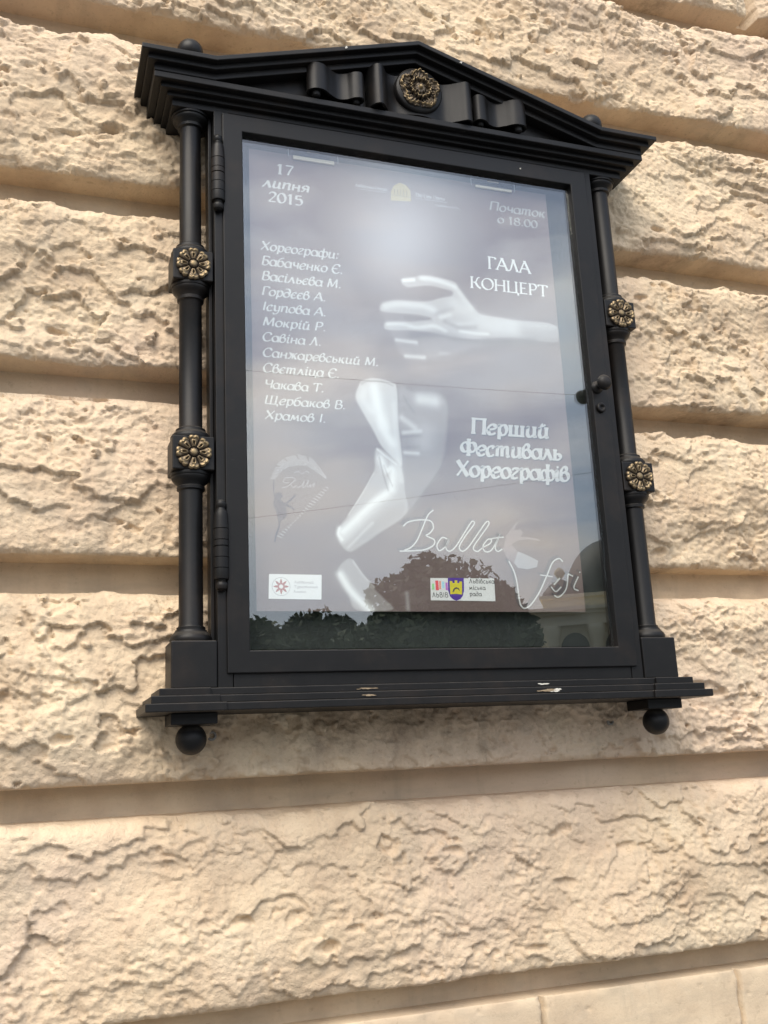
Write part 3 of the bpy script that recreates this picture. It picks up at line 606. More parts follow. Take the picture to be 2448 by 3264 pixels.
# ------------------------------------------------------------------ poster: lettering drawn with a broad pen
# glyph = advance | strokes;  c = curve, l = straight, o = arc (cx,cy,rx,ry,from,to), units 1/100 of the em, cap height 70, x height 47
GL = {
'а': '50|o:22,23,19,23,60,420|l:42,47 42,8|c:42,8 45,1 52,3', 'б': '50|o:23,22,19,22,0,360|c:5,28 8,52 22,64 40,72', 'в': '46|o:22,20,18,20,0,360|c:4,22 6,48 18,66 30,60 28,46 18,40',
'г': '38|c:5,38 14,47 30,44 28,34 10,18 6,6 18,1 32,6', 'д': '50|o:22,20,19,20,0,360|c:41,24 41,50 28,68 8,66', 'е': '44|c:5,20 34,28 37,40 24,47 9,36 5,16 14,1 28,1 38,9',
'є': '42|c:37,40 24,47 9,36 5,20 12,2 26,0 37,8|l:8,25 28,25', 'ж': '66|c:4,46 14,44 22,26 12,3 2,2|l:32,47 32,0|c:60,46 50,44 42,26 54,3 62,3|l:22,25 42,25', 'з': '40|c:6,40 20,47 33,38 18,26 34,16 26,2 6,5',
'и': '54|c:4,40 10,47 11,36 10,12 18,1 30,4 40,18|l:40,47 40,10|c:40,10 43,1 52,4', 'й': '54|c:4,40 10,47 11,36 10,12 18,1 30,4 40,18|l:40,47 40,10|c:40,10 43,1 52,4|c:16,64 25,57 36,64',
'і': '26|c:3,40 10,47 12,36 11,10 16,1 24,5|d:14,63,6', 'к': '48|l:10,47 10,0|c:40,46 32,44 24,28 10,24|c:24,26 32,8 44,1', 'л': '52|c:2,4 8,2 16,20 24,47|l:24,47 40,8|c:40,8 44,1 51,4', 'м': '64|c:2,3 8,4 14,47|l:14,47 28,8|l:28,8 46,47|l:46,47 50,8|c:50,8 53,1 61,4',
'н': '54|l:10,47 10,0|l:42,47 42,8|c:42,8 45,1 52,4|l:10,24 42,24', 'о': '47|o:23,23,19,23,0,360', 'п': '54|c:3,40 9,47 11,38 10,0|c:11,28 20,42 32,47 41,40 41,8|c:41,8 44,1 52,4', 'р': '50|c:3,40 9,47 11,38 10,-22|c:11,30 20,44 34,46 43,28 36,4 22,0 11,10',
'с': '41|c:36,38 26,47 11,40 5,20 13,2 26,0 37,8', 'т': '74|c:3,40 9,47 11,38 10,0|c:11,28 20,45 30,46 33,36 33,0|c:34,28 44,45 54,46 58,36 58,8|c:58,8 62,1 70,4', 'у': '50|c:3,40 10,47 12,34 14,14 22,4 34,10|c:42,47 42,10 34,-14 18,-22 6,-16', 'ф': '66|o:18,23,15,23,0,360|o:47,23,15,23,0,360|l:33,70 33,-22',
'х': '48|c:3,42 12,46 24,20 36,2 46,5|c:42,45 34,45 24,24 12,2 3,3', 'ц': '56|c:4,40 10,47 11,36 10,12 18,1 30,4 40,18|l:40,47 40,2|c:40,2 52,2 52,-14', 'ч': '50|c:4,40 10,47 11,34 16,22 28,20 38,28|l:40,47 40,0', 'ш': '76|l:10,47 10,0|l:36,47 36,0|l:62,47 62,0|l:10,1 62,1', 'щ': '80|l:10,47 10,0|l:36,47 36,0|l:62,47 62,0|l:10,1 72,1|l:72,1 72,-13',
'ь': '44|l:10,47 10,0|c:10,26 28,27 37,14 28,1 10,1', 'я': '48|l:40,47 40,0|c:40,45 22,47 10,38 16,26 40,24|c:24,24 16,8 4,1',
'А': '66|l:4,0 33,70|l:33,70 62,0|l:14,24 52,24', 'Б': '56|l:12,70 12,0|l:12,69 46,69|l:46,69 46,60|c:12,38 36,39 49,20 36,1 12,1', 'В': '58|l:12,70 12,0|c:12,69 36,69 44,54 36,40 12,38|c:36,39 50,30 50,10 36,1 12,1', 'Г': '50|l:12,70 12,0|l:12,69 46,69|l:46,69 46,58',
'Е': '54|l:12,70 12,0|l:12,69 46,69|l:12,36 38,36|l:12,1 48,1', 'Є': '62|c:56,56 40,70 18,64 6,35 18,6 40,0 57,12|l:8,36 40,36', 'І': '30|l:15,70 15,0', 'К': '66|l:12,70 12,0|c:58,69 46,66 34,40 12,36|c:32,38 46,14 62,1', 'Л': '64|c:3,4 12,4 20,24 32,70|l:32,70 54,0', 'М': '82|l:12,0 16,70|l:16,70 40,6|l:40,6 64,70|l:64,70 70,0', 'Н': '72|l:12,70 12,0|l:60,70 60,0|l:12,36 60,36',
'О': '72|o:36,35,31,35,0,360', 'П': '70|l:12,70 12,0|l:58,70 58,0|l:12,69 58,69', 'Р': '56|l:12,70 12,0|c:12,69 38,69 48,52 38,34 12,32', 'С': '64|c:58,54 42,70 18,64 6,35 18,6 40,0 58,12', 'Т': '62|l:31,70 31,0|l:5,69 57,69|l:5,69 4,58|l:57,69 58,58', 'Ф': '74|l:37,72 37,-2|o:22,36,17,22,0,360|o:52,36,17,22,0,360', 'Х': '64|l:8,70 56,0|l:56,70 8,0', 'Ц': '74|l:12,70 12,0|l:58,70 58,0|l:12,1 68,1|l:68,1 68,-16', 'Ч': '60|c:10,70 12,44 24,32 48,38|l:50,70 50,0', 'Щ': '98|l:12,70 12,0|l:44,70 44,0|l:76,70 76,0|l:12,1 90,1|l:90,1 90,-16', 'Ь': '54|l:12,70 12,0|c:12,40 36,40 48,20 36,1 12,1', 'Я': '58|l:48,70 48,0|c:48,69 20,69 12,52 20,36 48,36|l:26,36 8,0',
'0': '50|o:25,33,20,33,0,360', '1': '42|l:22,66 22,0|c:8,56 16,60 22,66', '2': '50|c:8,52 20,66 38,62 40,46 22,20 7,1|l:7,1 44,1', '5': '48|l:12,65 40,65|l:12,65 10,38|c:10,38 30,42 42,26 34,4 8,2', '7': '46|l:6,65 42,65|c:42,65 28,34 18,0', '8': '50|o:25,50,15,16,0,360|o:25,17,19,18,0,360',
'.': '24|d:11,5,6', ',': '22|d:11,5,6|c:13,5 13,-2 7,-12', ':': '24|d:10,5,6|d:12,40,6', ' ': '26|',
'T': '62|l:31,70 31,0|l:5,69 57,69', 'h': '52|l:10,72 10,0|c:10,30 24,46 40,40 41,0', 'e': '44|c:5,22 36,26 34,42 20,47 6,30 10,6 24,0 38,8', 'L': '52|l:12,70 12,0|l:12,1 46,1', 'v': '48|l:6,47 23,0|l:23,0 42,47', 'i': '22|l:11,47 11,0|d:11,63,6', 'O': '72|o:36,35,31,35,0,360', 'p': '50|l:10,47 10,-22|c:10,30 24,46 42,36 38,6 22,0 10,10', 'r': '36|l:10,47 10,0|c:10,28 20,44 34,44', 'a': '46|o:21,23,17,23,60,420|l:38,47 38,0',
}
def parse_glyph(ch):
    adv, body = GL[ch].split('|', 1); out = []
    for s in filter(None, body.split('|')):
        k, p = s.split(':')
        if k == 'o':
            cx, cy, rx, ry, a0, a1 = map(float, p.split(','))
            t = np.radians(np.linspace(a0, a1, 26)); out.append((k, np.stack([cx + rx * np.cos(t), cy + ry * np.sin(t)], 1) / 100))
        elif k == 'd':
            cx, cy, r = map(float, p.split(',')); t = np.linspace(0, 2 * np.pi, 12, endpoint=False); out.append((k, np.stack([cx + r * np.cos(t), cy + r * np.sin(t)], 1) / 100))
        else:
            pts = np.array([list(map(float, q.split(','))) for q in p.split()]) / 100
            out.append((k, smooth_curve(pts, 6) if k == 'c' and len(pts) > 2 else pts))
    return float(adv) / 100, out
STYLE = {  # pen width, least width, slant, serif length
    'i': (0.160, 0.070, 0.20, 0.0), 'x': (0.185, 0.075, 0.20, 0.0), 'r': (0.165, 0.065, 0.05, 0.17), 't': (0.135, 0.055, 0.04, 0.19), 'b': (0.200, 0.090, 0.10, 0.20), 's': (0.10, 0.085, 0.0, 0.0)}
class Flat:
    """flat ink: strips and patches a hair above each other so that no two faces share a plane"""
    def __init__(s, base): s.v = []; s.f = []; s.h = base
    def strip(s, pts, wid):
        p = np.asarray(pts, float)
        if len(p) < 2: return
        t = np.gradient(p, axis=0); ln = np.linalg.norm(t, axis=1); ln[ln < 1e-9] = 1; t /= ln[:, None]
        nrm = np.stack([-t[:, 1], t[:, 0]], 1); wd = wid(t) if callable(wid) else np.full(len(p), wid)
        a = p + nrm * wd[:, None] / 2; b = p - nrm * wd[:, None] / 2; o = len(s.v); s.h += 4e-6
        for q in list(a) + list(b): s.v.append((q[0], s.h, q[1]))
        n = len(p); s.f += [(o + i, o + i + 1, o + n + i + 1, o + n + i) for i in range(n - 1)]
    def poly(s, pts):
        o = len(s.v); s.h += 4e-6
        s.v += [(q[0], s.h, q[1]) for q in pts]; s.f.append(tuple(range(o, o + len(pts))))
    def text(s, txt, x0, x1, z, cap, style):
        pen, least, slant, serif = STYLE[style]; nib = np.array([math.cos(R_(28)), math.sin(R_(28))])
        items = []; x = 0.0
        for ch in txt:
            adv, st = parse_glyph(ch)
            for k, p in st: items.append((k, p + np.array([x, 0])))
            x += adv * (1.0 if style != 's' else 1.08)
        sx = (x1 - x0) / max(x - 0.06, 0.1); sy = cap / 0.70
        for k, p in items:
            if serif and k == 'l' and abs(p[1, 0] - p[0, 0]) < 0.34 and abs(p[1, 1] - p[0, 1]) > 0.30:
                for q in (p[0], p[1]):
                    if -0.03 < q[1] < 0.04 or q[1] > 0.42:
                        e = np.array([[q[0] - serif / 2, q[1]], [q[0] + serif / 2, q[1]]]); e = np.stack([x0 + (e[:, 0] + slant * e[:, 1]) * sx, z + e[:, 1] * sy], 1); s.strip(e, least * sy)
            q = np.stack([x0 + (p[:, 0] + slant * p[:, 1]) * sx, z + p[:, 1] * sy], 1)
            if k == 'd': s.poly(q); continue
            m = (sx + sy) / 2
            s.strip(q, lambda t: np.maximum(least, pen * np.abs(t[:, 0] * nib[1] - t[:, 1] * nib[0])) * m)
    def build(s, name, mat, parent):
        off = world_loc(parent); me = bpy.data.meshes.new(name)
        me.from_pydata([(x - off.x, -d - off.y, z + Z0 - off.z) for x, d, z in s.v], [], s.f)
        bm = bmesh.new(); bm.from_mesh(me); bm.normal_update()
        for fc in bm.faces:
            if fc.normal.y > 0: fc.normal_flip()
        bm.to_mesh(me); bm.free(); me.materials.append(mat)
        o = bpy.data.objects.new(name, me); COL.objects.link(o); o.parent = parent; return o
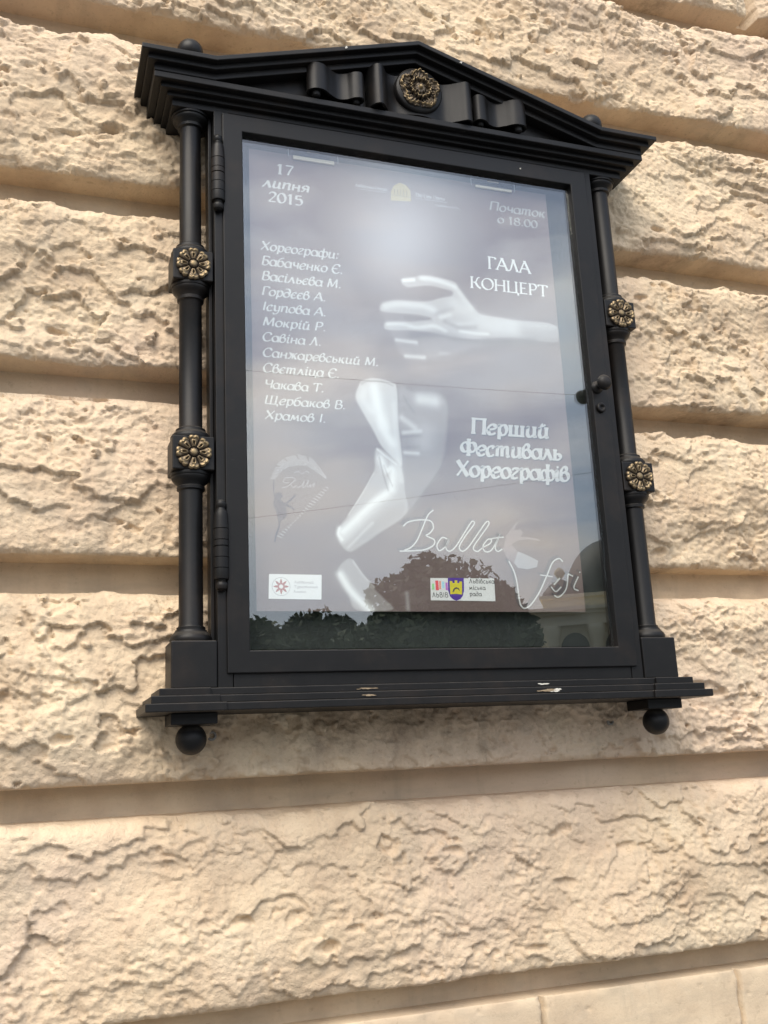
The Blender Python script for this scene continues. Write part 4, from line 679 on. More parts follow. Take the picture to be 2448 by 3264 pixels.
PD = {'texts':[('Хореографи:',17.5,169.6,680.4,18.1,'i'),('Бабаченко Є.',18.6,177.5,649.4,18.7,'i'),('Васільєва М.',18.1,172.7,618.7,18.2,'i'),('Гордєєв А.',18.0,141.1,588.0,17.7,'i'),('Ісупова А.',18.2,141.0,557.4,17.5,'i'),('Мокрій Р.',18.1,139.0,527.0,17.4,'i'),('Савіна Л.',17.6,129.2,496.7,17.1,'i'),('Санжаревський М.',17.5,240.2,466.0,17.0,'i'),('Свєтліца Є.',17.3,162.1,435.5,17.9,'i'),('Чакава Т.',19.2,131.3,405.0,16.6,'i'),('Щербаков В.',18.6,171.1,374.9,16.6,'i'),('Храмов І.',18.9,132.7,346.2,16.4,'i'),('17',50.7,84.6,845.6,21.8,'r'),('липня',24.2,114.0,814.0,20.1,'x'),('2015',34.1,101.4,783.8,21.4,'r'),('Початок',499.7,628.5,835.2,19.9,'i'),('о 18.00',518.0,608.8,807.8,17.7,'r'),('ГАЛА',486.7,581.9,700.9,26.1,'t'),('КОНЦЕРТ',444.1,618.1,653.2,24.4,'t'),('Львівська Опера',211.0,277.8,842.6,7.4,'r'),('The Lviv Opera',337.1,401.9,840.6,8.1,'r'),('Львів,2015',378.5,431.2,825.3,4.5,'r'),('Перший',422.5,589.5,345.6,29.9,'b'),('Фестиваль',398.0,613.4,301.4,29.5,'b'),('Хореографів',384.5,626.1,258.4,30.7,'b'),('Львівська',397.5,449.3,52.8,8.1,'s'),('міська',397.1,430.1,40.6,7.9,'s'),('рада',397.3,421.4,29.0,7.8,'s'),('ЛЬВІВ',322.8,354.4,26.1,8.9,'s'),('Львівський',66.7,101.4,48.6,4.4,'s'),('Туристичний',66.5,109.1,40.5,4.5,'s'),('Альянс',64.8,87.5,32.1,4.4,'s')],'panels':[[(321.5,61.4),(449.6,62.2),(448.7,19.5),(320.0,20.6)],[(22.6,64.6),(116.6,64.2),(114.8,20.4),(20.9,21.2)]],'shield':[(355.8,62.2),(387.9,62.3),(386.7,38.5),(383.5,29.0),(378.5,23.3),(370.1,20.0),(363.2,22.8),(358.0,27.9),(355.2,38.2)],'castle':[(359.0,56.3),(364.5,56.1),(364.5,52.5),(368.9,52.6),(369.2,57.8),(374.3,57.7),(374.0,52.6),(378.0,52.7),(378.5,55.7),(383.7,55.6),(382.3,31.4),(371.0,32.7),(358.8,31.7)],'gate':[(363.1,35.5),(365.0,40.7),(368.3,44.0),(371.9,45.0),(376.3,43.2),(378.9,36.6),(376.6,39.4),(372.7,42.2),(368.5,40.7),(366.2,36.5)],'color_bars':[((0.35,0.75,0.35),[(323.9,51.1),(328.4,51.2),(328.2,39.9),(323.7,39.8)]),((0.85,0.12,0.15),[(330.8,56.8),(336.8,56.9),(336.9,39.0),(330.9,39.0)]),((0.85,0.35,0.25),[(338.2,56.0),(341.8,56.0),(341.3,40.9),(337.9,40.9)]),((0.45,0.75,0.9),[(343.7,55.1),(348.3,55.2),(348.3,42.9),(343.6,42.8)]),((0.55,0.2,0.6),[(350.7,53.3),(354.4,53.4),(355.1,39.2),(350.2,39.1)])],'circle':((43.4,42.7),15.8),'gold':[[(285.1,823.3),(286.1,842.8),(292.8,857.0),(305.9,866.4),(319.6,862.8),(328.4,851.9),(328.4,827.5)]],'lines':[[(213.1,838.1),(274.4,839.5)],[(336.8,836.1),(407.9,837.1)]],'feather':[(0.91,[(34.8,237.6),(28.8,235.3)]),(0.78,[(34.8,237.6),(34.6,231.7)]),(0.91,[(36.5,240.4),(30.1,238.3)]),(0.78,[(36.5,240.4),(36.7,234.2)]),(0.91,[(38.3,243.2),(31.4,241.4)]),(0.78,[(38.3,243.2),(38.9,236.8)]),(0.91,[(40.1,245.9),(32.7,244.4)]),(0.78,[(40.1,245.9),(41.0,239.3)]),(0.91,[(41.8,248.7),(34.1,247.4)]),(0.78,[(41.8,248.7),(43.0,241.9)]),(0.91,[(43.6,251.5),(35.4,250.4)]),(0.78,[(43.6,251.5),(45.1,244.4)]),(0.91,[(45.3,254.2),(36.8,253.4)]),(0.78,[(45.3,254.2),(47.2,247.0)]),(0.91,[(47.1,257.0),(38.2,256.4)]),(0.78,[(47.1,257.0),(49.3,249.6)]),(0.91,[(49.0,259.0),(41.0,263.2)]),(0.78,[(49.0,259.0),(47.5,250.9)]),(0.91,[(51.0,260.3),(42.8,264.7)]),(0.78,[(51.0,260.3),(49.7,251.8)]),(0.91,[(53.0,261.5),(44.6,266.3)]),(0.78,[(53.0,261.5),(51.8,252.8)]),(0.91,[(55.0,262.7),(46.5,267.8)]),(0.78,[(55.0,262.7),(54.0,253.8)]),(0.91,[(57.1,263.9),(48.3,269.3)]),(0.78,[(57.1,263.9),(56.1,254.8)]),(0.91,[(59.1,265.2),(50.2,270.8)]),(0.78,[(59.1,265.2),(58.2,255.8)]),(0.91,[(61.1,266.4),(52.1,272.3)]),(0.78,[(61.1,266.4),(60.4,256.9)]),(0.91,[(63.1,267.6),(56.8,276.7)]),(0.78,[(63.1,267.6),(59.3,258.5)]),(0.91,[(65.6,268.2),(59.3,277.4)]),(0.78,[(65.6,268.2),(61.7,258.9)]),(0.91,[(68.0,268.7),(61.7,278.1)]),(0.78,[(68.0,268.7),(64.2,259.3)]),(0.91,[(70.5,269.2),(64.1,278.8)]),(0.78,[(70.5,269.2),(66.6,259.7)]),(0.91,[(72.9,269.8),(66.6,279.4)]),(0.78,[(72.9,269.8),(69.1,260.1)]),(0.91,[(75.4,270.3),(69.0,280.0)]),(0.78,[(75.4,270.3),(71.6,260.6)]),(0.91,[(77.9,270.8),(71.5,280.6)]),(0.78,[(77.9,270.8),(74.0,261.1)]),(0.91,[(80.3,271.3),(73.9,281.1)]),(0.78,[(80.3,271.3),(76.5,261.6)]),(0.91,[(82.8,271.4),(80.4,283.1)]),(0.78,[(82.8,271.4),(75.9,263.5)]),(0.91,[(85.2,271.0),(82.8,282.6)]),(0.78,[(85.2,271.0),(78.4,263.1)]),(0.91,[(87.7,270.7),(85.2,282.2)]),(0.78,[(87.7,270.7),(80.8,262.8)]),(0.91,[(90.1,270.3),(87.7,281.7)]),(0.78,[(90.1,270.3),(83.3,262.6)]),(0.91,[(92.6,269.9),(90.1,281.1)]),(0.78,[(92.6,269.9),(85.8,262.3)]),(0.91,[(95.0,269.5),(92.5,280.5)]),(0.78,[(95.0,269.5),(88.3,262.1)]),(0.91,[(97.5,269.1),(94.9,279.9)]),(0.78,[(97.5,269.1),(90.8,261.9)]),(0.91,[(100.0,268.8),(102.6,279.7)]),(0.78,[(100.0,268.8),(91.0,265.5)]),(0.91,[(101.9,267.2),(104.4,277.9)]),(0.78,[(101.9,267.2),(93.2,264.1)]),(0.91,[(103.9,265.6),(106.2,276.0)]),(0.78,[(103.9,265.6),(95.3,262.8)]),(0.91,[(105.9,264.0),(107.9,274.1)]),(0.78,[(105.9,264.0),(97.5,261.4)]),(0.91,[(107.9,262.4),(109.6,272.2)]),(0.78,[(107.9,262.4),(99.6,260.0)]),(0.91,[(109.8,260.8),(111.3,270.3)]),(0.78,[(109.8,260.8),(101.8,258.7)]),(0.91,[(111.8,259.2),(113.0,268.3)]),(0.78,[(111.8,259.2),(104.0,257.4)]),(0.91,[(113.8,257.6),(114.7,266.4)]),(0.78,[(113.8,257.6),(106.2,256.1)]),(0.91,[(115.9,255.7),(117.2,264.1)]),(0.78,[(115.9,255.7),(108.5,255.2)]),(0.91,[(118.1,253.5),(119.0,261.5)]),(0.78,[(118.1,253.5),(111.0,253.3)]),(0.91,[(120.2,251.4),(120.8,259.0)]),(0.78,[(120.2,251.4),(113.5,251.5)]),(0.91,[(122.4,249.2),(122.6,256.4)]),(0.78,[(122.4,249.2),(116.0,249.7)]),(0.91,[(124.6,247.1),(124.4,253.8)]),(0.78,[(124.6,247.1),(118.5,247.8)]),(0.91,[(126.8,244.9),(126.2,251.3)]),(0.78,[(126.8,244.9),(121.0,246.0)]),(0.91,[(129.0,242.7),(127.9,248.7)]),(0.78,[(129.0,242.7),(123.6,244.2)]),(0.91,[(131.2,240.6),(129.7,246.1)]),(0.78,[(131.2,240.6),(126.1,242.4)]),(0.78,[(34.8,237.6),(48.0,258.4),(63.1,267.6),(81.6,271.6),(100.0,268.8),(114.8,256.8),(131.2,240.6)]),(1.3,[(129.3,224.7),(135.2,222.0)]),(1.3,[(124.4,220.4),(131.3,217.2)]),(1.3,[(119.6,216.0),(127.4,212.4)]),(1.3,[(114.8,211.6),(123.4,207.7)]),(1.3,[(110.3,207.2),(119.3,203.0)]),(1.3,[(105.9,202.8),(115.0,198.5)]),(1.3,[(101.7,198.2),(110.5,194.1)]),(1.3,[(97.7,193.6),(105.9,189.8)]),(1.3,[(93.9,189.0),(101.1,185.6)]),(1.3,[(90.1,184.4),(96.3,181.5)]),(1.3,[(86.4,179.8),(91.5,177.4)]),(1.3,[(82.6,175.2),(86.7,173.2)]),(1.3,[(78.8,170.6),(82.0,169.1)]),(1.3,[(74.8,166.1),(77.5,164.9)]),(1.3,[(70.7,161.7),(73.1,160.5)]),(1.3,[(66.4,157.4),(69.0,156.1)]),(1.3,[(62.0,153.1),(65.0,151.6)]),(1.3,[(57.4,148.9),(61.2,147.1)]),(1.3,[(52.7,144.7),(57.5,142.5)]),(1.3,[(48.0,140.6),(53.8,137.8)]),(1.3,[(43.3,136.5),(50.2,133.2)]),(1.3,[(38.7,132.4),(46.4,128.7)]),(0.91,[(48.7,219.9),(58.7,222.1),(67.1,229.1),(73.9,235.3),(69.0,239.3),(55.8,237.8),(52.3,230.1),(62.1,228.9)]),(0.91,[(65.4,225.7),(70.2,220.9),(75.3,224.5),(78.5,221.3),(86.2,226.7),(90.6,235.3),(86.8,221.6),(91.9,224.4),(98.1,236.5),(95.2,222.9),(102.1,227.4),(100.2,222.2),(108.9,231.1),(106.1,222.5)]),(0.78,[(72.6,247.9),(79.3,251.6),(85.9,246.8),(94.4,252.3),(99.4,249.2)])],'plum':[[(35.3,202.8),(37.8,209.1),(46.1,211.9),(50.8,204.2),(45.8,199.1),(51.4,192.7),(56.3,192.9),(72.4,208.5),(75.2,206.9),(58.7,190.5),(72.5,181.9),(70.0,180.1),(56.1,186.2),(56.5,168.1),(51.5,162.2),(45.7,159.5),(42.9,143.9),(37.8,132.4),(35.1,120.2),(32.7,120.9),(34.6,133.9),(41.4,150.4),(40.8,159.4),(36.4,178.9),(31.7,187.8)],[(33.9,233.4),(35.9,233.5),(35.0,220.2),(36.1,203.6),(33.8,203.5),(32.8,220.1)]],'script':[(1.4,[(272.0,158.2),(284.2,167.4),(309.2,171.8),(327.7,169.5),(331.6,157.1),(323.1,146.4),(316.6,141.8),(331.7,134.8),(329.5,124.4),(312.0,115.7),(290.3,113.2),(262.8,111.7)]),(1.3,[(333.8,191.5),(322.1,180.6),(311.5,159.4),(297.6,132.4),(284.5,118.9),(272.0,113.6)]),(1.3,[(358.5,137.0),(347.6,139.1),(336.7,124.6),(341.3,114.4),(356.1,125.1),(361.7,137.7),(354.2,120.6),(361.6,113.9),(374.9,124.1),(396.0,153.0),(410.2,171.6),(414.7,167.2),(395.4,144.0),(381.2,122.7),(386.9,114.5),(400.2,123.2),(425.0,153.9),(441.0,172.6),(444.8,167.3),(425.8,143.4),(409.7,121.9),(417.2,114.6),(429.0,122.4),(444.2,130.3),(448.0,137.9),(439.9,137.7),(429.1,123.9),(434.8,114.4),(448.2,119.8),(466.8,149.1),(455.0,124.5),(459.2,115.6),(469.4,120.4)]),(0.8,[(446.6,140.0),(474.6,143.8)]),(1.5,[(595.6,98.7),(587.7,104.7),(573.4,96.8),(559.2,72.2),(539.4,38.8),(519.0,14.8),(505.3,8.3),(498.4,14.7),(495.8,29.5),(494.6,53.3),(490.2,77.1),(480.5,98.0)]),(0.8,[(544.2,72.0),(570.7,69.3)]),(2.2,[(571.5,53.6),(586.3,66.5)]),(1.2,[(565.4,49.6),(574.6,40.6),(587.3,49.8)]),(1.3,[(605.2,75.9),(597.0,45.4),(580.2,30.1),(570.5,33.1)]),(1.8,[(606.0,74.4),(614.8,70.6)]),(1.6,[(629.5,79.4),(631.0,77.9)]),(1.4,[(626.1,70.1),(614.3,48.6),(623.8,42.6)])],'dancer':[(0,[(476.5,128.1),(481.2,144.9),(492.2,157.4),(506.8,173.3),(508.4,171.8),(498.7,156.1),(512.1,158.0),(517.3,152.1),(512.5,143.7),(529.1,143.2),(549.0,140.7),(551.9,136.1),(525.4,139.1),(505.2,136.4),(491.3,128.5),(500.3,118.0),(506.0,107.6),(496.2,89.3),(488.5,95.1),(479.2,101.0),(472.5,118.9)]),(1,[(503.4,115.1),(522.6,107.9),(544.9,97.7),(540.5,85.5),(520.1,80.6),(500.6,83.3),(493.1,92.2)])],'brush':[(-6,0.13,1,[(250.0,589.0),(260.3,557.2),(275.1,519.9),(294.9,488.0),(340.7,487.4),(395.7,502.2),(473.2,529.3),(605.5,549.6),(632.8,580.7),(583.0,593.6),(478.4,595.3),(404.3,627.6),(348.3,611.2),(284.5,606.4)]),(-1.8,0.4,1,[(297.2,652.7),(304.3,657.3),(326.7,662.6),(346.9,668.4),(366.8,668.3),(391.8,665.5),(411.7,661.5),(417.5,653.3),(427.9,639.2),(441.9,620.5),(458.3,600.7),(473.3,596.0),(504.3,595.5),(543.3,593.3),(583.1,594.9),(615.2,594.4),(635.9,584.9),(632.9,554.9),(592.3,550.9),(526.6,552.1),(448.7,541.9),(398.4,541.9),(349.2,546.8),(312.7,546.8),(262.0,542.8),(260.4,558.4),(291.8,563.4),(326.0,567.8),(356.1,577.2),(326.9,581.4),(292.8,580.2),(256.7,580.0),(250.0,589.0),(260.1,600.0),(284.6,607.7),(311.4,609.5),(348.4,612.4),(378.9,623.4),(402.0,629.9),(405.1,639.1),(390.2,642.4),(360.5,646.5),(330.4,641.7),(313.0,637.1),(299.8,643.0)]),(15,0.55,0,[(474.0,539.3),(552.3,547.0),(637.8,550.2)]),(22,0.3,0,[(567.5,568.9),(639.9,571.1)]),(4,1,1,[(302.8,651.4),(323.8,655.4)]),(6,0.75,1,[(341.5,661.1),(366.4,661.1),(391.2,656.5),(409.7,651.1)]),(7,0.45,1,[(413.4,649.0),(429.5,625.4),(443.6,609.2)]),(8,0.6,1,[(262.1,592.8),(291.4,600.3),(315.8,601.3),(340.3,601.5),(362.2,595.2)]),(5,0.5,1,[(376.2,581.8),(396.6,589.0)]),(5,0.6,1,[(265.0,555.3),(296.4,558.5),(325.2,554.2),(360.0,561.5),(384.2,552.8)]),(4,0.6,1,[(416.9,556.1),(449.6,554.5),(475.3,555.8)]),(6,0.16,1,[(467.9,592.9),(503.6,587.8),(568.9,584.4),(630.7,586.9)]),(18,0.34,1,[(408.5,615.4),(440.3,598.7),(477.2,579.9),(528.6,575.1)]),(4,0.25,1,[(412.9,570.7),(441.1,576.2)]),(4.5,0.55,1,[(281.3,524.1),(321.0,523.2)]),(4.5,0.55,1,[(298.7,492.7),(336.2,493.0)]),(4,0.2,1,[(371.1,504.8),(386.0,506.2)]),(3.5,0.3,0,[(302.1,573.4),(331.3,574.5),(355.8,573.4)]),(5,0.35,0,[(385.6,572.8),(414.9,563.4),(450.6,567.1)]),(5,0.18,0,[(366.7,588.2),(402.6,602.2)]),(9,0.5,0,[(314.5,537.2),(373.7,544.3),(448.3,536.8),(578.9,549.6)]),(-2,0.55,1,[(193.0,401.7),(202.4,428.8),(211.4,436.2),(229.2,442.1),(251.1,440.6),(268.6,435.3),(276.9,423.8),(276.3,351.0),(279.9,275.4),(265.0,283.2),(240.1,307.5),(226.3,334.7),(216.3,353.5),(202.3,378.5)]),(13,0.95,1,[(230.4,422.3),(237.3,383.2),(245.4,348.9)]),(9,0.9,1,[(244.6,353.2),(251.1,331.9),(262.3,315.3)]),(10,0.5,1,[(210.5,416.3),(207.5,398.5),(221.8,377.7)]),(2,0.5,0,[(206.7,428.0),(213.4,433.0),(231.1,436.7),(250.9,436.1),(268.3,429.8)]),(6,0.35,1,[(268.7,394.3),(269.6,328.8),(273.3,275.1),(275.9,243.2)]),(-2.5,0.4,1,[(230.2,304.8),(269.1,279.2),(279.3,264.7),(282.4,222.3),(282.2,180.2),(227.7,142.2),(195.1,119.9),(168.6,106.2),(151.8,122.9),(148.4,140.9),(155.1,155.3),(170.4,174.2),(199.5,218.7),(222.5,255.5)]),(11,0.38,1,[(248.5,344.8),(261.6,302.4),(268.3,264.1),(257.6,225.5),(228.3,199.1),(190.8,162.6),(160.4,131.2)]),(8,0.95,1,[(236.8,283.8),(246.5,263.0),(259.6,263.7),(255.4,225.4)]),(2,0.6,1,[(231.2,301.7),(247.9,288.7),(266.7,274.7)]),(2,0.5,0,[(234.7,285.8),(241.6,250.1),(248.8,223.0)]),(1.6,0.35,0,[(242.6,271.3),(250.2,250.5),(257.9,231.8)]),(8,1,1,[(244.2,216.5),(222.0,200.9),(197.8,179.3),(175.9,158.0),(158.8,143.3)]),(4,1,1,[(152.8,149.2),(150.4,139.0),(156.2,129.0)]),(1.5,0.45,1,[(222.5,255.5),(199.4,216.7),(170.4,174.2)]),(-8,0.22,0,[(247.1,189.4),(282.4,203.3),(290.3,188.9),(227.6,141.2),(171.6,103.2),(153.7,118.9),(189.9,144.2)]),(3,0.3,1,[(168.0,115.2),(215.9,161.4)]),(-5,0.17,1,[(277.8,419.4),(312.5,419.9),(358.2,423.5),(379.8,402.6),(376.4,353.2),(360.1,279.7),(323.3,228.4),(280.8,176.0),(280.3,243.4)]),(14,0.65,1,[(323.1,407.3),(352.4,405.1)]),(7,0.45,1,[(282.7,366.7),(308.4,348.7)]),(4.5,0.5,1,[(285.5,337.4),(319.2,342.8)]),(4,0.55,1,[(285.5,298.3),(312.1,298.3)]),(24,0.28,1,[(330.3,341.4),(324.6,321.3)]),(2,0.45,0,[(289.5,409.2),(299.7,392.2),(309.0,378.5)]),(3,0.3,0,[(280.6,329.5),(318.7,334.0)]),(4,0.2,0,[(281.6,307.8),(315.1,312.0)]),(2,0.3,0,[(379.8,402.6),(378.2,353.3),(362.8,286.4),(328.0,232.8),(283.1,178.2)]),(-2,0.28,1,[(146.9,74.8),(163.0,93.0),(175.2,91.2),(192.7,65.5),(212.4,41.8),(230.2,24.0),(245.9,2.7),(177.6,2.5),(164.6,31.5),(151.1,51.0)]),(8,0.95,1,[(151.6,64.9),(166.9,39.4),(188.4,15.9),(204.3,3.1)]),(2,0.4,1,[(175.2,91.2),(192.7,65.5),(212.5,43.8)]),(4,0.25,1,[(274.9,32.4),(275.4,4.4)])],'clips':[[(86.2,889.9),(169.2,887.7),(168.5,880.0),(86.0,882.3)],[(115.3,908.4),(140.8,909.1),(140.6,902.5),(115.1,901.4)],[(473.7,885.7),(555.3,887.7),(553.5,880.8),(472.5,880.0)],[(502.2,906.0),(527.5,905.9),(526.4,898.4),(501.2,899.0)]]}
PX, PZ, PD_ = 0.018, 0.070, -0.030
def pm(pts): return [(PX + a / 1000, PZ + b / 1000) for a, b in pts]
poster = empty('poster', (PX + 0.318, -PD_, Z0 + PZ), 'mauve dance festival poster with a pale hand and white lettering behind the glass', 'poster')
def paint_grid():
    nx, nz = 500, 700
    x = np.linspace(0, 637, nx); z = np.linspace(0, 891, nz); X, Z = np.meshgrid(x, z, indexing='ij')
    val = np.zeros(X.shape); dark = np.zeros(X.shape)
    def seg_dist(gx, gz, pts, closed):
        p = np.array(pts); n = len(p); d = np.full(gx.shape, 1e9)
        for i in range(n if closed else n - 1):
            a, b = p[i], p[(i + 1) % n]; ab = b - a; L2 = max((ab ** 2).sum(), 1e-9)
            t = np.clip(((gx - a[0]) * ab[0] + (gz - a[1]) * ab[1]) / L2, 0, 1)
            d = np.minimum(d, np.hypot(gx - a[0] - t * ab[0], gz - a[1] - t * ab[1]))
        return d
    def inside(gx, gz, pts):
        r = np.zeros(gx.shape, bool); n = len(pts)
        for i in range(n):
            (x1, z1), (x2, z2) = pts[i], pts[(i + 1) % n]
            if z1 == z2: continue
            r ^= ((z1 > gz) != (z2 > gz)) & (gx < (x2 - x1) * (gz - z1) / (z2 - z1) + x1)
        return r
    for r, a, col, pts in PD['brush']:
        q = np.array(pts); mg = abs(r) * 3 + 2
        i0, i1 = np.searchsorted(x, (q[:, 0].min() - mg, q[:, 0].max() + mg)); j0, j1 = np.searchsorted(z, (q[:, 1].min() - mg, q[:, 1].max() + mg))
        sl = (slice(i0, i1), slice(j0, j1)); gx, gz = X[sl], Z[sl]
        if not gx.size: continue
        if r < 0:
            q = [tuple(v_) for v_ in q]; pts = [tuple(v_) for v_ in smooth_curve(q[-2:] + q + q[:2], 4)[8:-5]]   # rounded outline
            d = seg_dist(gx, gz, pts, True); m = a * sstep(r, -r * 1.5, np.where(inside(gx, gz, pts), d, -d))
        else:
            if len(pts) > 2: q = smooth_curve(pts, 4)
            m = a * np.exp(-(seg_dist(gx, gz, q, False) / r) ** 2 * 1.1)
        if col: val[sl] += (1 - val[sl]) * m
        else: val[sl] *= (1 - m); dark[sl] += (1 - dark[sl]) * m * 0.35
    n = 0.012 * fbm(X / 160, Z / 160, 3, 3)
    fade = (0.86 + 0.2 * Z / 891)[..., None]
    bg = fade * np.stack([0.200 + n, 0.146 + n, 0.138 + n * 1.2], -1) * (1 - dark[..., None])
    lum = np.clip(val, 0, 1)[..., None]
    img = bg * (1 - lum) + np.array([0.80, 0.80, 0.80]) * lum
    V = np.stack([PX + X / 1000, np.full(X.shape, -PD_), PZ + Z / 1000 + Z0], -1)
    return V.reshape(-1, 3), grid_faces(nx, nz), img.reshape(-1, 3)
M_PRINT = material('printed_paper', (0.2, 0.17, 0.17), 0.55, 0, 0.3)
_k = NodeKit(M_PRINT); _a = _k.n('Attribute', attribute_name='print'); _k.l(_a.outputs['Color'], _k.b.inputs['Base Color'])
V, F, img = paint_grid()
sheet = mesh_np('sheet', V, F, M_PRINT, poster)
ca = sheet.data.attributes.new('print', 'FLOAT_COLOR', 'POINT'); ca.data.foreach_set('color', np.concatenate([img, np.ones((len(img), 1))], 1).astype(np.float32).ravel())
def ink(name, col): return material(name, col, 0.55, 0, 0.3)
I_WHITE, I_PALE, I_SOFT, I_BLACK = ink('white_ink', (0.80, 0.80, 0.80)), ink('pale_ink', (0.58, 0.575, 0.57)), ink('soft_white_ink', (0.42, 0.41, 0.41)), ink('black_ink', (0.06, 0.06, 0.065))
I_GREY, I_SHADE = ink('grey_ink', (0.38, 0.36, 0.37)), ink('shadow_ink', (0.10, 0.085, 0.09))
BASE = PD_ + 0.0003
def letters(name, rows, mat, base=BASE, dx=0.0, dz=0.0, fat=None):
    fl = Flat(base)
    for t, x0, x1, z, cap, st in rows: fl.text(t, PX + (x0 + dx) / 1000, PX + (x1 + dx) / 1000, PZ + (z + dz) / 1000, cap / 1000, st)
    return fl.build(name, mat, poster)
T_ = PD['texts']
letters('names_list', T_[0:12], I_PALE); letters('date_lettering', T_[12:15], I_PALE); letters('hour_lettering', T_[15:17], I_SOFT)
for r_ in T_[17:19]: letters('concert_lettering', [r_], I_WHITE)
for r_ in T_[19:22]: letters('theatre_lettering', [r_], I_SOFT)
letters('title_shadow', T_[22:25], I_SHADE, BASE, 1.6, -1.6); letters('title_lettering', T_[22:25], I_PALE, BASE + 0.0004)
# feather emblem with its dancer
I_MIST, I_PLUM = ink('mist_ink', (0.36, 0.33, 0.33)), ink('plum_ink', (0.060, 0.042, 0.060))
fl = Flat(BASE)
for wd, q in PD['feather']: fl.strip(smooth_curve(pm(q), 4) if len(q) > 2 else pm(q), wd * 0.0016)
fl.build('feather_emblem', I_MIST, poster)
for q in PD['plum']: fl = Flat(BASE + 0.0003); fl.poly(pm(q)); fl.build('emblem_dancer', I_PLUM, poster)
# sponsor panels
def panel(pts, rows, name='logo_panel'):
    fl = Flat(BASE + 0.0004); fl.poly(pm(pts)); o = fl.build(name, I_WHITE, poster)
    for t, x0, x1, z, cap, st in rows:
        fl = Flat(BASE + 0.0006); fl.text(t, PX + x0 / 1000, PX + x1 / 1000, PZ + z / 1000, cap / 1000, st); fl.build('panel_lettering', rows[0][0] == 'Львівський' and I_GREY or I_BLACK, o)
    return o
pan = panel(PD['panels'][0], T_[25:29]); pan2 = panel(PD['panels'][1], T_[29:32])
fl = Flat(BASE + 0.0006); fl.poly(pm(PD['shield'])); sh = fl.build('shield', ink('violet_ink', (0.10, 0.045, 0.33)), pan)
fl = Flat(BASE + 0.0008); fl.poly(pm(PD['castle'])); fl.build('castle', ink('yellow_ink', (0.72, 0.62, 0.05)), pan)
fl = Flat(BASE + 0.0010); fl.poly(pm(PD['gate'])); fl.build('gate', I_SHADE, pan)
for i, (c_, p_) in enumerate(PD['color_bars']): fl = Flat(BASE + 0.0006); fl.poly(pm(p_)); fl.build('colour_bar', ink('bar_ink', c_), pan)
(cx_, cz_), r_ = PD['circle']
fl = Flat(BASE + 0.0006); tt = np.linspace(0, 2 * np.pi, 49); ctr = np.array([PX + cx_ / 1000, PZ + cz_ / 1000]); rr = r_ / 1000
fl.strip(np.stack([ctr[0] + rr * np.cos(tt), ctr[1] + rr * np.sin(tt)], 1), 0.0007); fl.build('ring', I_GREY, pan2)
fl = Flat(BASE + 0.0006)
for k in range(8):
    a = k * np.pi / 4; u_ = np.array([math.cos(a), math.sin(a)]); v_ = np.array([-u_[1], u_[0]])
    fl.poly([ctr + rr * q for q in (u_ * 0.22 - v_ * 0.09, u_ * 0.58 - v_ * 0.13, u_ * 0.90, u_ * 0.58 + v_ * 0.13, u_ * 0.22 + v_ * 0.09)])
fl.strip(np.stack([ctr[0] + rr * 0.36 * np.cos(tt), ctr[1] + rr * 0.36 * np.sin(tt)], 1), 0.0022)
fl.build('compass_star', ink('brick_ink', (0.42, 0.16, 0.14)), pan2)
# theatre emblem
fl = Flat(BASE + 0.0002); g_ = pm(PD['gold'][0]); fl.poly(g_); go = fl.build('gold_emblem', ink('gold_ink', (0.42, 0.34, 0.17)), poster)
gx0 = min(q[0] for q in g_); gx1 = max(q[0] for q in g_); gz0 = min(q[1] for q in g_); gz1 = max(q[1] for q in g_)
fl = Flat(BASE + 0.0005)
for k in range(5): xx = gx0 + (gx1 - gx0) * (0.2 + 0.15 * k); fl.strip([(xx, gz0 + 0.016), (xx, gz0 + (gz1 - gz0) * 0.62)], 0.0022)
fl.strip([(gx0 + 0.001, gz0 + 0.013), (gx1 - 0.001, gz0 + 0.013)], 0.0016); fl.build('emblem_arcade', ink('dark_gold_ink', (0.27, 0.21, 0.11)), go)
for q in PD['lines']: fl = Flat(BASE + 0.0002); fl.strip(pm(q), 0.0011); fl.build('rule', I_GREY, poster)
I_FIG = ink('figure_ink', (0.285, 0.225, 0.225))
# handwritten word and dancer
def script(name, mat, base, wid, ox, oz):
    fl = Flat(base)
    for wd, q in PD['script']:
        p = [(a + ox, b + oz) for a, b in pm(q)]; fl.strip(smooth_curve(p, 6) if len(p) > 2 else p, wid * (0.55 + 0.35 * wd))
    return fl.build(name, mat, poster)
script('script_shadow', I_SHADE, BASE + 0.0002, 0.0040, -0.0030, 0.0022); script('script_fill', ink('silver_ink', (0.125, 0.105, 0.105)), BASE + 0.0004, 0.0056, 0, 0)
script('script_lettering', I_PALE, BASE + 0.0007, 0.0026, 0.0018, -0.0018)
for k, q in PD['dancer']:
    fl = Flat(BASE + 0.0002 + 0.0003 * k); fl.poly(pm(q)); fl.build('dancer' if k == 0 else 'dancer_skirt', I_FIG if k == 0 else I_GREY, poster)
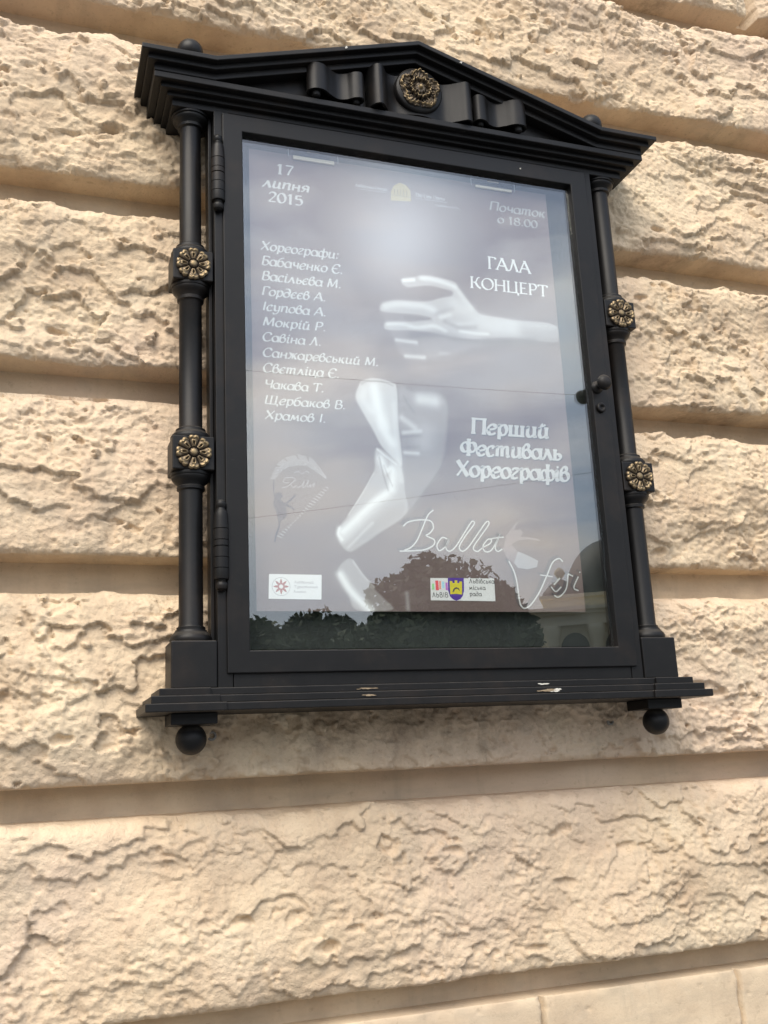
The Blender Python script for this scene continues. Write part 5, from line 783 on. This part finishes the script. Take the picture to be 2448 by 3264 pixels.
# plastic grips that hold the top edge of the sheet
M_GRIP = material('cream_plastic', (0.74, 0.66, 0.52), 0.45)
M_BAR = material('clear_bar', (0.45, 0.47, 0.50), 0.3)
def grip(bar, tab, label):
    bar = pm(bar); tab = pm(tab); xa, xb = min(q[0] for q in bar), max(q[0] for q in bar); za, zb = min(q[1] for q in bar) + 0.001, max(q[1] for q in bar) - 0.001
    e = empty('poster_clip', ((xa + xb) / 2, 0.0245, za + Z0), label, 'clip', 'clips holding the poster')
    b = MB(); b.box(xa, xb, PD_ + 0.0006, PD_ + 0.0046, za, zb); b.build('jaw', M_GRIP, e, 0.001)
    ta, tb = min(q[0] for q in tab), max(q[0] for q in tab); tz = (min(q[1] for q in tab) + max(q[1] for q in tab)) / 2
    b = MB(); b.box(ta, tb, PD_ + 0.0007, PD_ + 0.0036, tz - 0.0036, tz + 0.0036); b.build('tab', M_GRIP, e, 0.001)
    b = MB(); b.box(xa - 0.009, xb + 0.009, PD_ + 0.0004, PD_ + 0.0014, tz - 0.0009, tz + 0.0009)
    b.box(xa - 0.009, xa - 0.0078, PD_ + 0.0004, PD_ + 0.0014, zb - 0.002, tz - 0.0009); b.box(xb + 0.0078, xb + 0.009, PD_ + 0.0004, PD_ + 0.0014, zb - 0.002, tz - 0.0009); b.build('wire', M_BAR, e)
grip(PD['clips'][0], PD['clips'][1], 'cream plastic clip above the date on the poster'); grip(PD['clips'][2], PD['clips'][3], 'cream plastic clip above the starting hour on the poster')
# plugs left in the stone under the case
M_PLUG = material('grey_wall_plug', (0.22, 0.21, 0.19), 0.7); M_HOLE = material('plug_hole', (0.02, 0.018, 0.016), 0.9)
def plug(x, z, d, r, label):
    e = empty('wall_plug', (x, -d, z + Z0), label, 'wall plug', 'wall plugs below the case')
    b = MB(); b.lathe([(r, -0.03), (r, 0.001), (r * 0.85, 0.003), (r * 0.55, 0.003), (r * 0.5, 0.0), (r * 0.5, -0.012)], (x, d, z), 'd', 20); b.build('sleeve', M_PLUG, e)
    b = MB(); b.lathe([(r * 0.5, -0.016), (r * 0.5, -0.010), (0.0003, -0.0098)], (x, d, z), 'd', 16); b.build('bore', M_HOLE, e)
plug(-0.047, -0.132, surf_d(-0.047, -0.132) + 0.004, 0.0085, 'grey wall plug in the stone beside the left ball finial'); plug(0.741, -0.133, surf_d(0.741, -0.133) + 0.004, 0.0075, 'small wall plug in the stained stone left of the right ball finial')
# ------------------------------------------------------------------ across the square: what the glass mirrors
M_BARK = material('bark', (0.09, 0.07, 0.05), 0.9)
def leaf_mat(name, c0, c1):
    m = material(name, c0, 0.6, 0, 0.3); k = NodeKit(m); k.l(k.ramp(k.noise(k.geo(), 0.9, 4), [(0.35, c0), (0.65, c1)]), k.b.inputs['Base Color']); return m
LEAF = [leaf_mat('lime_leaves', (0.035, 0.055, 0.022), (0.075, 0.10, 0.04)), leaf_mat('chestnut_leaves', (0.045, 0.055, 0.028), (0.09, 0.10, 0.05))]
def at(az, dist): return dist * math.tan(R_(az)), dist
def tree(az, dist, top, crown_w, crown_h, mat, seed, label, leaves=5200, size=0.26, group=None, flat=0.0):
    rg = np.random.default_rng(seed); x, d = at(az, dist)
    e = empty('broad_tree', (x, -d, 0), label, 'tree', group)
    mb = MB(); zc = top - crown_h / 2
    mb.lathe([(0.34, -Z0 - 0.1), (0.26, -Z0 + 1.2), (0.22, zc - Z0 - crown_h * 0.25), (0.10, zc - Z0 + crown_h * 0.2), (0.02, top - Z0 - 0.6)], (x, d, 0), 'z', 12)
    for q in range(9):
        a = rg.uniform(0, 6.28); z0 = zc - crown_h * rg.uniform(0.1, 0.4) - Z0; r1 = crown_w * rg.uniform(0.25, 0.42)
        p0 = Vector((x, d, z0)); p1 = Vector((x + r1 * math.cos(a), d + r1 * math.sin(a), z0 + crown_h * rg.uniform(0.2, 0.45)))
        t = (p1 - p0).normalized(); u = t.orthogonal().normalized(); v = t.cross(u); vs_ = []
        for pp, rr in ((p0, 0.11), ((p0 + p1) / 2 + Vector((0, 0, 0.2)), 0.07), (p1, 0.02)):
            for k in range(6): vs_.append(tuple(pp + rr * (u * math.cos(k * 1.047) + v * math.sin(k * 1.047))))
        mb.add(vs_, [[i * 6 + k, i * 6 + (k + 1) % 6, (i + 1) * 6 + (k + 1) % 6, (i + 1) * 6 + k] for i in range(2) for k in range(6)], True)
    mb.build('trunk', M_BARK, e)
    # crown: clumps of leaves, thinner and raggeder at the outline
    nb = 34; bl = rg.normal(0, 1, (nb, 3)); bl /= np.linalg.norm(bl, axis=1)[:, None]; rad = rg.uniform(0.35, 0.80, nb)
    cen = bl * rad[:, None] * np.array([crown_w / 2, crown_w / 2, crown_h / 2]) + np.array([0, 0, zc])
    cen[:, 2] = np.minimum(cen[:, 2], top - crown_h * 0.16) if flat else cen[:, 2]
    cr = rg.uniform(0.13, 0.27, nb) * crown_w
    pick = rg.integers(0, nb, leaves); o = rg.normal(0, 1, (leaves, 3)); o /= np.linalg.norm(o, axis=1)[:, None]
    pos = cen[pick] + o * (cr[pick] * rg.uniform(0.55, 1.08, leaves) ** 0.7)[:, None] * np.array([1, 1, 0.8])
    pos[:, 0] += x; pos[:, 1] = -d + pos[:, 1]
    nrm = rg.normal(0, 1, (leaves, 3)) + o * 0.8; nrm /= np.linalg.norm(nrm, axis=1)[:, None]
    u = np.cross(nrm, rg.normal(0, 1, (leaves, 3))); u /= np.linalg.norm(u, axis=1)[:, None]; v = np.cross(nrm, u); s = (size * rg.uniform(0.6, 1.3, leaves))[:, None]
    V = np.stack([pos - u * s, pos + v * s * 0.6, pos + u * s, pos - v * s * 0.6], 1).reshape(-1, 3)
    mesh_np('crown', V, np.arange(leaves * 4).reshape(-1, 4), mat, e, False)
    return e
ROW = 'trees in the row across the square'
tree(23.6, 43, 11.4, 8.4, 7.0, LEAF[1], 5, 'tall broad tree mirrored behind the handwritten word on the poster', 15000, 0.24, flat=1)
for i, (az, dist, top, cw, chh, lab) in enumerate((
        (11.6, 41, 8.2, 5.6, 5.6, 'dark leafy tree mirrored at the left lower corner of the glass'),
        (15.6, 43, 8.9, 5.2, 5.8, 'dark leafy tree mirrored under the compass star panel'),
        (19.6, 40, 8.1, 5.2, 5.6, 'dark leafy tree mirrored just left of the tall broad tree'),
        (26.4, 42, 8.6, 4.4, 5.8, 'dark leafy tree mirrored just right of the tall broad tree'),
        (34.0, 44, 7.0, 2.8, 4.6, 'dark leafy tree mirrored at the right lower corner of the glass'),
        (7.0, 43, 8.6, 6.2, 6.0, 'leafy tree in the row, beyond the left edge of the glass'),
        (1.0, 42, 9.2, 7.0, 6.6, 'leafy tree in the row, far left of the mirrored ones'))):
    tree(az, dist, top, cw, chh, LEAF[i % 2 == 3], 20 + i, lab, 9000, 0.24, ROW)
# the domed building to the right
M_PLAS = material('cream_plaster', (0.80, 0.72, 0.52), 0.8); M_DOME = material('dark_sheet_roof', (0.055, 0.06, 0.055), 0.5); M_OPEN = material('dark_opening', (0.03, 0.03, 0.03), 0.6)
bx, bd = at(28.6, 62); BA = R_(-32)
def rot(px, pd): return bx + px * math.cos(BA) - pd * math.sin(BA), bd + px * math.sin(BA) + pd * math.cos(BA)
pal = empty('domed_building', (bx, -bd, 0), 'cream columned building with a dark ribbed dome mirrored at the lower right of the glass', 'building')
class RB(MB):
    def add(s, vs, fs, smooth=False): super().add([(*rot(x, d), z - Z0) for x, d, z in vs], fs, smooth)
def rb(name, mat, fn, parent=pal):
    m = RB(); fn(m); return m.build(name, mat, parent)
rb('wall', M_PLAS, lambda m: m.box(0, 26, 0.6, 16, -0.1, 10.9))
rb('cornice', M_PLAS, lambda m: (m.box(-0.5, 26.5, -0.5, 16.5, 10.9, 11.15), m.box(-0.8, 26.8, -0.8, 16.8, 11.15, 11.4), m.box(-0.3, 26.3, -0.3, 16.2, 10.15, 10.9)))
rb('attic', M_PLAS, lambda m: (m.box(0.4, 25.6, 0.6, 15.5, 11.4, 12.2), m.box(0.2, 25.8, 0.4, 15.7, 12.2, 12.45)))
for k in range(7):
    xq = 0.9 + 3.1 * k
    rb('column', M_PLAS, lambda m: m.lathe([(0.62, -0.1), (0.62, 0.5), (0.48, 0.6), (0.42, 9.2), (0.50, 9.3), (0.64, 9.8), (0.64, 10.15)], (xq, 0.1, 0), 'z', 16))
    if k < 6:
        def win(m):
            n = 9; ar = [(xq + 1.55 + 1.0 * math.cos(math.pi * i / n), 8.6 + 1.1 * math.sin(math.pi * i / n)) for i in range(n + 1)]
            m.prism(ar + [(xq + 0.55, 3.2), (xq + 2.55, 3.2)], 0.56, 0.62)
        rb('window', M_OPEN, win)
rb('dome', M_DOME, lambda m: m.lathe([(4.1 * math.cos(t) ** 0.8, 12.2 + 5.0 * math.sin(t)) for t in np.linspace(0, 1.5, 16)], (5.9, 5.6, 0), 'z', 40))
rb('dome_drum', M_PLAS, lambda m: m.lathe([(4.3, 11.8), (4.3, 12.15), (4.2, 12.25)], (5.9, 5.6, 0), 'z', 40))
rb('dormer', M_PLAS, lambda m: (m.box(5.8, 8.0, 0.9, 3.0, 12.2, 14.6), m.prism([(5.6, 14.6), (8.2, 14.6), (6.9, 15.6)], 0.8, 3.0)))
rb('corner_roof', M_DOME, lambda m: m.lathe([(1.5, 12.25), (1.35, 12.9), (0.8, 13.5), (0.1, 13.9)], (1.7, 2.4, 0), 'z', 20))
rb('urn', M_PLAS, lambda m: m.lathe([(0.25, 13.7), (0.12, 13.9), (0.42, 14.3), (0.3, 14.6), (0.02, 14.8)], (1.7, 2.4, 0), 'z', 12))
# two thin cables over the square
M_CABLE = material('black_cable', (0.02, 0.02, 0.02), 0.6)
def cable(p0, p1, sag, r, label):
    p0, p1 = Vector(p0), Vector(p1); n = 40; mb = MB(); vs_ = []; t = (p1 - p0).normalized(); u = t.cross(Vector((0, 0, 1))).normalized(); v = t.cross(u)
    for i in range(n + 1):
        q = i / n; c = p0.lerp(p1, q) - Vector((0, 0, 4 * sag * q * (1 - q)))
        vs_ += [tuple(c + r * (u * math.cos(k * 1.2566) + v * math.sin(k * 1.2566))) for k in range(5)]
    mb.add(vs_, [[i * 5 + k, i * 5 + (k + 1) % 5, (i + 1) * 5 + (k + 1) % 5, (i + 1) * 5 + k] for i in range(n) for k in range(5)], True)
    o = mb.build('overhead_cable', M_CABLE); tag(o, label, 'cable', 'cables over the square'); return o
cable((-9.0, 15, 9.0 - Z0), (23.0, 15, 9.35 - Z0), 0.72, 0.003, 'upper black cable mirrored across the middle of the glass')
cable((-9.0, 15, 4.05 - Z0), (23.0, 15, 9.55 - Z0), 0.45, 0.003, 'lower black cable mirrored rising to the right across the glass')
